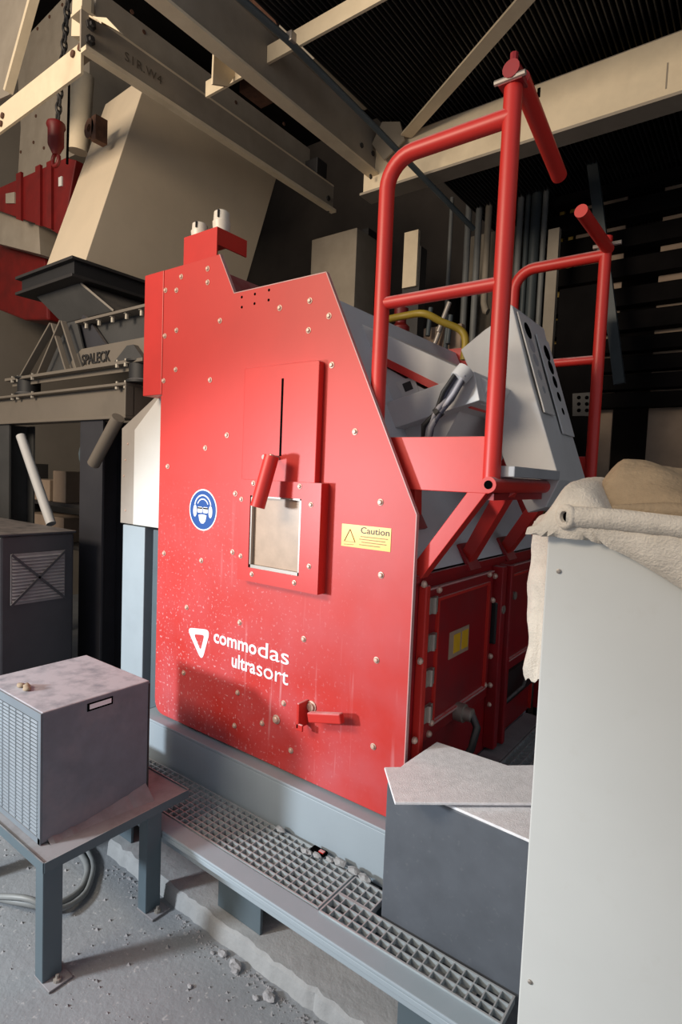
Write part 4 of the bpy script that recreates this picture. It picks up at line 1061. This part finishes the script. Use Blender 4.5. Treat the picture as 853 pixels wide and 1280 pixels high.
tag(MB().prism([ay(-20, 300, 2.5), ay(56, 322, 2.5), ay(60, 400, 2.5), ay(30, 400, 2.5), ay(-20, 380, 2.5)], (0, .4, 0)).build('red_drum_housing', 'red_hoist', bev=.02), 'rounded dark red housing below the beige girder', 'hoist')

# grated ceiling over the rails
gc = empty('grated_ceiling', (-.3, 3.2, 3.88), 'dark bar grating forming the ceiling above the rails', 'grating')
src = None
for k in range(150):
    x = -2.15 + k * .029
    if src is None: src = MB().box(x - .003, x + .003, 1.4, 5.6, 3.88, 3.92).build('grating_bar', 'dark_steel', gc, org=(x, 3.5, 3.88))
    else: inst(src, 'grating_bar', gc, (x, 3.5, 3.88))
for y in (1.4, 2.5, 3.6, 4.7, 5.6): MB().box(-2.16, 2.2, y - .02, y + .02, 3.921, 3.99).build('joist', 'dark_steel', gc)
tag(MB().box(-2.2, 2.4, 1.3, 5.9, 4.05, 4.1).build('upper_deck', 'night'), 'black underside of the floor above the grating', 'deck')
ys = MB()
ty = empty('yellow_toe_strip', (0, 3.36, 3.80), 'dull yellow strip behind the top of the cream beam', 'strip')
MB().box(-1.3, 2.2, 3.36, 3.37, 3.80, 3.875).build('strip', 'yellow_rail', ty)

# ================================================================== BACKGROUND BEHIND THE MACHINE
BY = 4.6
# beige hopper panel and dark column
def stand(name, px0, px1, pyt, y, dep, mtn, label, cat, zt=None, bev=0.0):
    a = ay(px0, pyt, y); b = ay(px1, pyt, y)
    return tag(MB().box(a.x, b.x, y, y + dep, 0, zt or a.z).build(name, mtn, bev=bev), label, cat)
stand('storage_bin', 390, 446, 300, 4.0, .3, 'beige_dull', 'drab beige bin behind the top of the red plate', 'bin', bev=.005)
stand('steel_column', 447, 463, 240, 4.35, .15, 'dark_steel', 'dark column beside the beige bin', 'column', 3.85)
dcol = stand('dark_column', 506, 527, 300, 4.0, .1, 'dark_steel', 'slim dark column carrying a narrow pale board', 'column', 3.42)
qa_ = ay(506, 291, 3.97); qb_ = ay(520, 357, 3.97)
MB().box(qa_.x, qb_.x, 3.97, 4.0, qb_.z, qa_.z).build('pale_board', 'beige', dcol)
stand('wall_panel', 586, 655, 215, 5.0, .2, 'beige_dull', 'pale panel behind the row of pipes', 'panel', 3.85)
for (px0, y0, r, zlow, mtn, lab) in ((588, 235, .028, 0, 'pipe_grey', 0), (601, 235, .028, 0, 'pipe_grey', 0), (613, 235, .028, 3.0, 'beige_dull', 'cut off drab pipe hooked at its lower end on the far wall'),
    (628, 235, .035, 2.85, 'pipe_dark', 'cut off dark pipe next to the drab hooked pipe'), (566, 240, .018, 0, 'pipe_grey', 'slender pale pipe left standing apart from the other pipes'),
    (653, 230, .026, 0, 'pipe_grey', 0), (662.5, 230, .022, 0, 'pipe_dark', 'slender dark pipe between two grey pipes'), (673, 228, .040, 0, 'pipe_dark', 'thickest dark pipe of the row on the far wall'), (684, 228, .022, 0, 'pipe_grey', 0)):
    a = ay(px0, y0, BY)
    pts = [(a.x, BY, 4.04), (a.x, BY, zlow)]
    if zlow: pts = [(a.x, BY, 4.04), (a.x, BY, zlow + .1), (a.x + .02, BY, zlow + .03), (a.x + .04, BY, zlow + .02)] if mtn == 'beige_dull' else [(a.x, BY, 4.04), (a.x, BY, zlow)]
    tag(MB().tube(pts, r, 12).build('service_pipe', mtn, smooth=50), lab or 'upright grey service pipe on the far wall behind the rails', 'pipe', 'service pipes on the far wall')
a = ay(692, 300, 4.4)
tag(MB().box(a.x - .04, a.x + .04, 4.4, 4.45, 0, 3.5).build('upright_timber', 'beige_dull'), 'upright drab timber near the row of pipes', 'timber')
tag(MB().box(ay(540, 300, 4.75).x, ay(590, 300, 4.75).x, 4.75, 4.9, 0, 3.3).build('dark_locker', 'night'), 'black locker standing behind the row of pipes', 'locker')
# yellow hose and fittings above the machine
tag(MB().tube(spline([ay(444, 405, 2.45), ay(470, 402, 2.45), ay(505, 395, 2.5), ay(530, 392, 2.5), ay(552, 402, 2.55), ay(575, 412, 2.6), ay(582, 425, 2.6), ay(580, 450, 2.6)]), .018, 10).build('yellow_hose', 'yellow_hose', smooth=60), 'yellow hose arching over the machine behind the rail', 'hose')
vb_ = empty('valve_block', ay(500, 430, 2.75), 'small red valve block with pipework behind the rail', 'valve')
MB().lathe([(.05, 0), (.05, .10), (.03, .12), (.03, .16), (.04, .165), (.04, .2)], ay(500, 432, 2.75), (0, 0, 1), 14).build('valve_body', 'red_hoist', vb_, smooth=40)
for k, (px, py) in enumerate(((535, 420), (548, 415), (560, 430), (540, 440), (556, 445))):
    q = ay(px, py, 2.9); MB().tube([q, q + Vector((.05 * (k % 2), .02, .16))], .014, 8).build('pipe_stub', ('pipe_dark', 'steel')[k % 2], vb_, smooth=50)
MB().box(*(lambda q: (q.x - .10, q.x + .14, 2.95, 3.0, q.z - .12, q.z + .10))(ay(548, 430, 2.95))).build('manifold', 'brown_board', vb_, bev=.006)
# dark machinery mass to the right and slatted stair screen
scn = empty('slatted_screen', (-.6, 4.9, 0), 'dark screen of horizontal slats between yellow uprights in the gloom', 'screen')
SYY = 4.7
for py in (219, 256, 292, 329, 366, 397, 427, 452, 475, 498):
    a = ay(800, py, SYY)
    h = .075 if py < 400 else .06
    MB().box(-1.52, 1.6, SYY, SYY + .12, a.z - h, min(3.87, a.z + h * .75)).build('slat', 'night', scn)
for x in (-1.50, -1.42): MB().box(x, x + .035, SYY + .13, SYY + .17, 0, 3.84).build('yellow_upright', 'yellow_rail', scn)
for x0, x1 in ((-1.36, -1.0), (-.75, -.25), (-.1, .5)): MB().box(x0, x1, SYY + .125, SYY + .15, 0, 3.8).build('back_board', 'brown_board', scn)
tag(MB().bar(ay(740, 195, 4.4), ay(775, 480, 4.4), .07, .05, (0, 1, 0)).build('dark_strut', 'pipe_dark'), 'dark blue grey strut leaning beside the slatted screen', 'strut')
fc_ = stand('far_cabinet', 700, 746, 362, 3.7, .3, 'night', 'black cabinet framed by the far red rail', 'cabinet')
MB().prism([ay(716, 492, 3.69), ay(744, 490, 3.69), ay(744, 520, 3.69), ay(716, 520, 3.69)], (0, .01, 0)).build('socket_panel', 'dark_steel', fc_)
for px in (724, 734):
    for py in (497, 505, 513):
        MB().lathe([(.012, 0), (.012, .002)], ay(px, py, 3.69), (0, -1, 0), 8).build('socket', 'black', fc_)
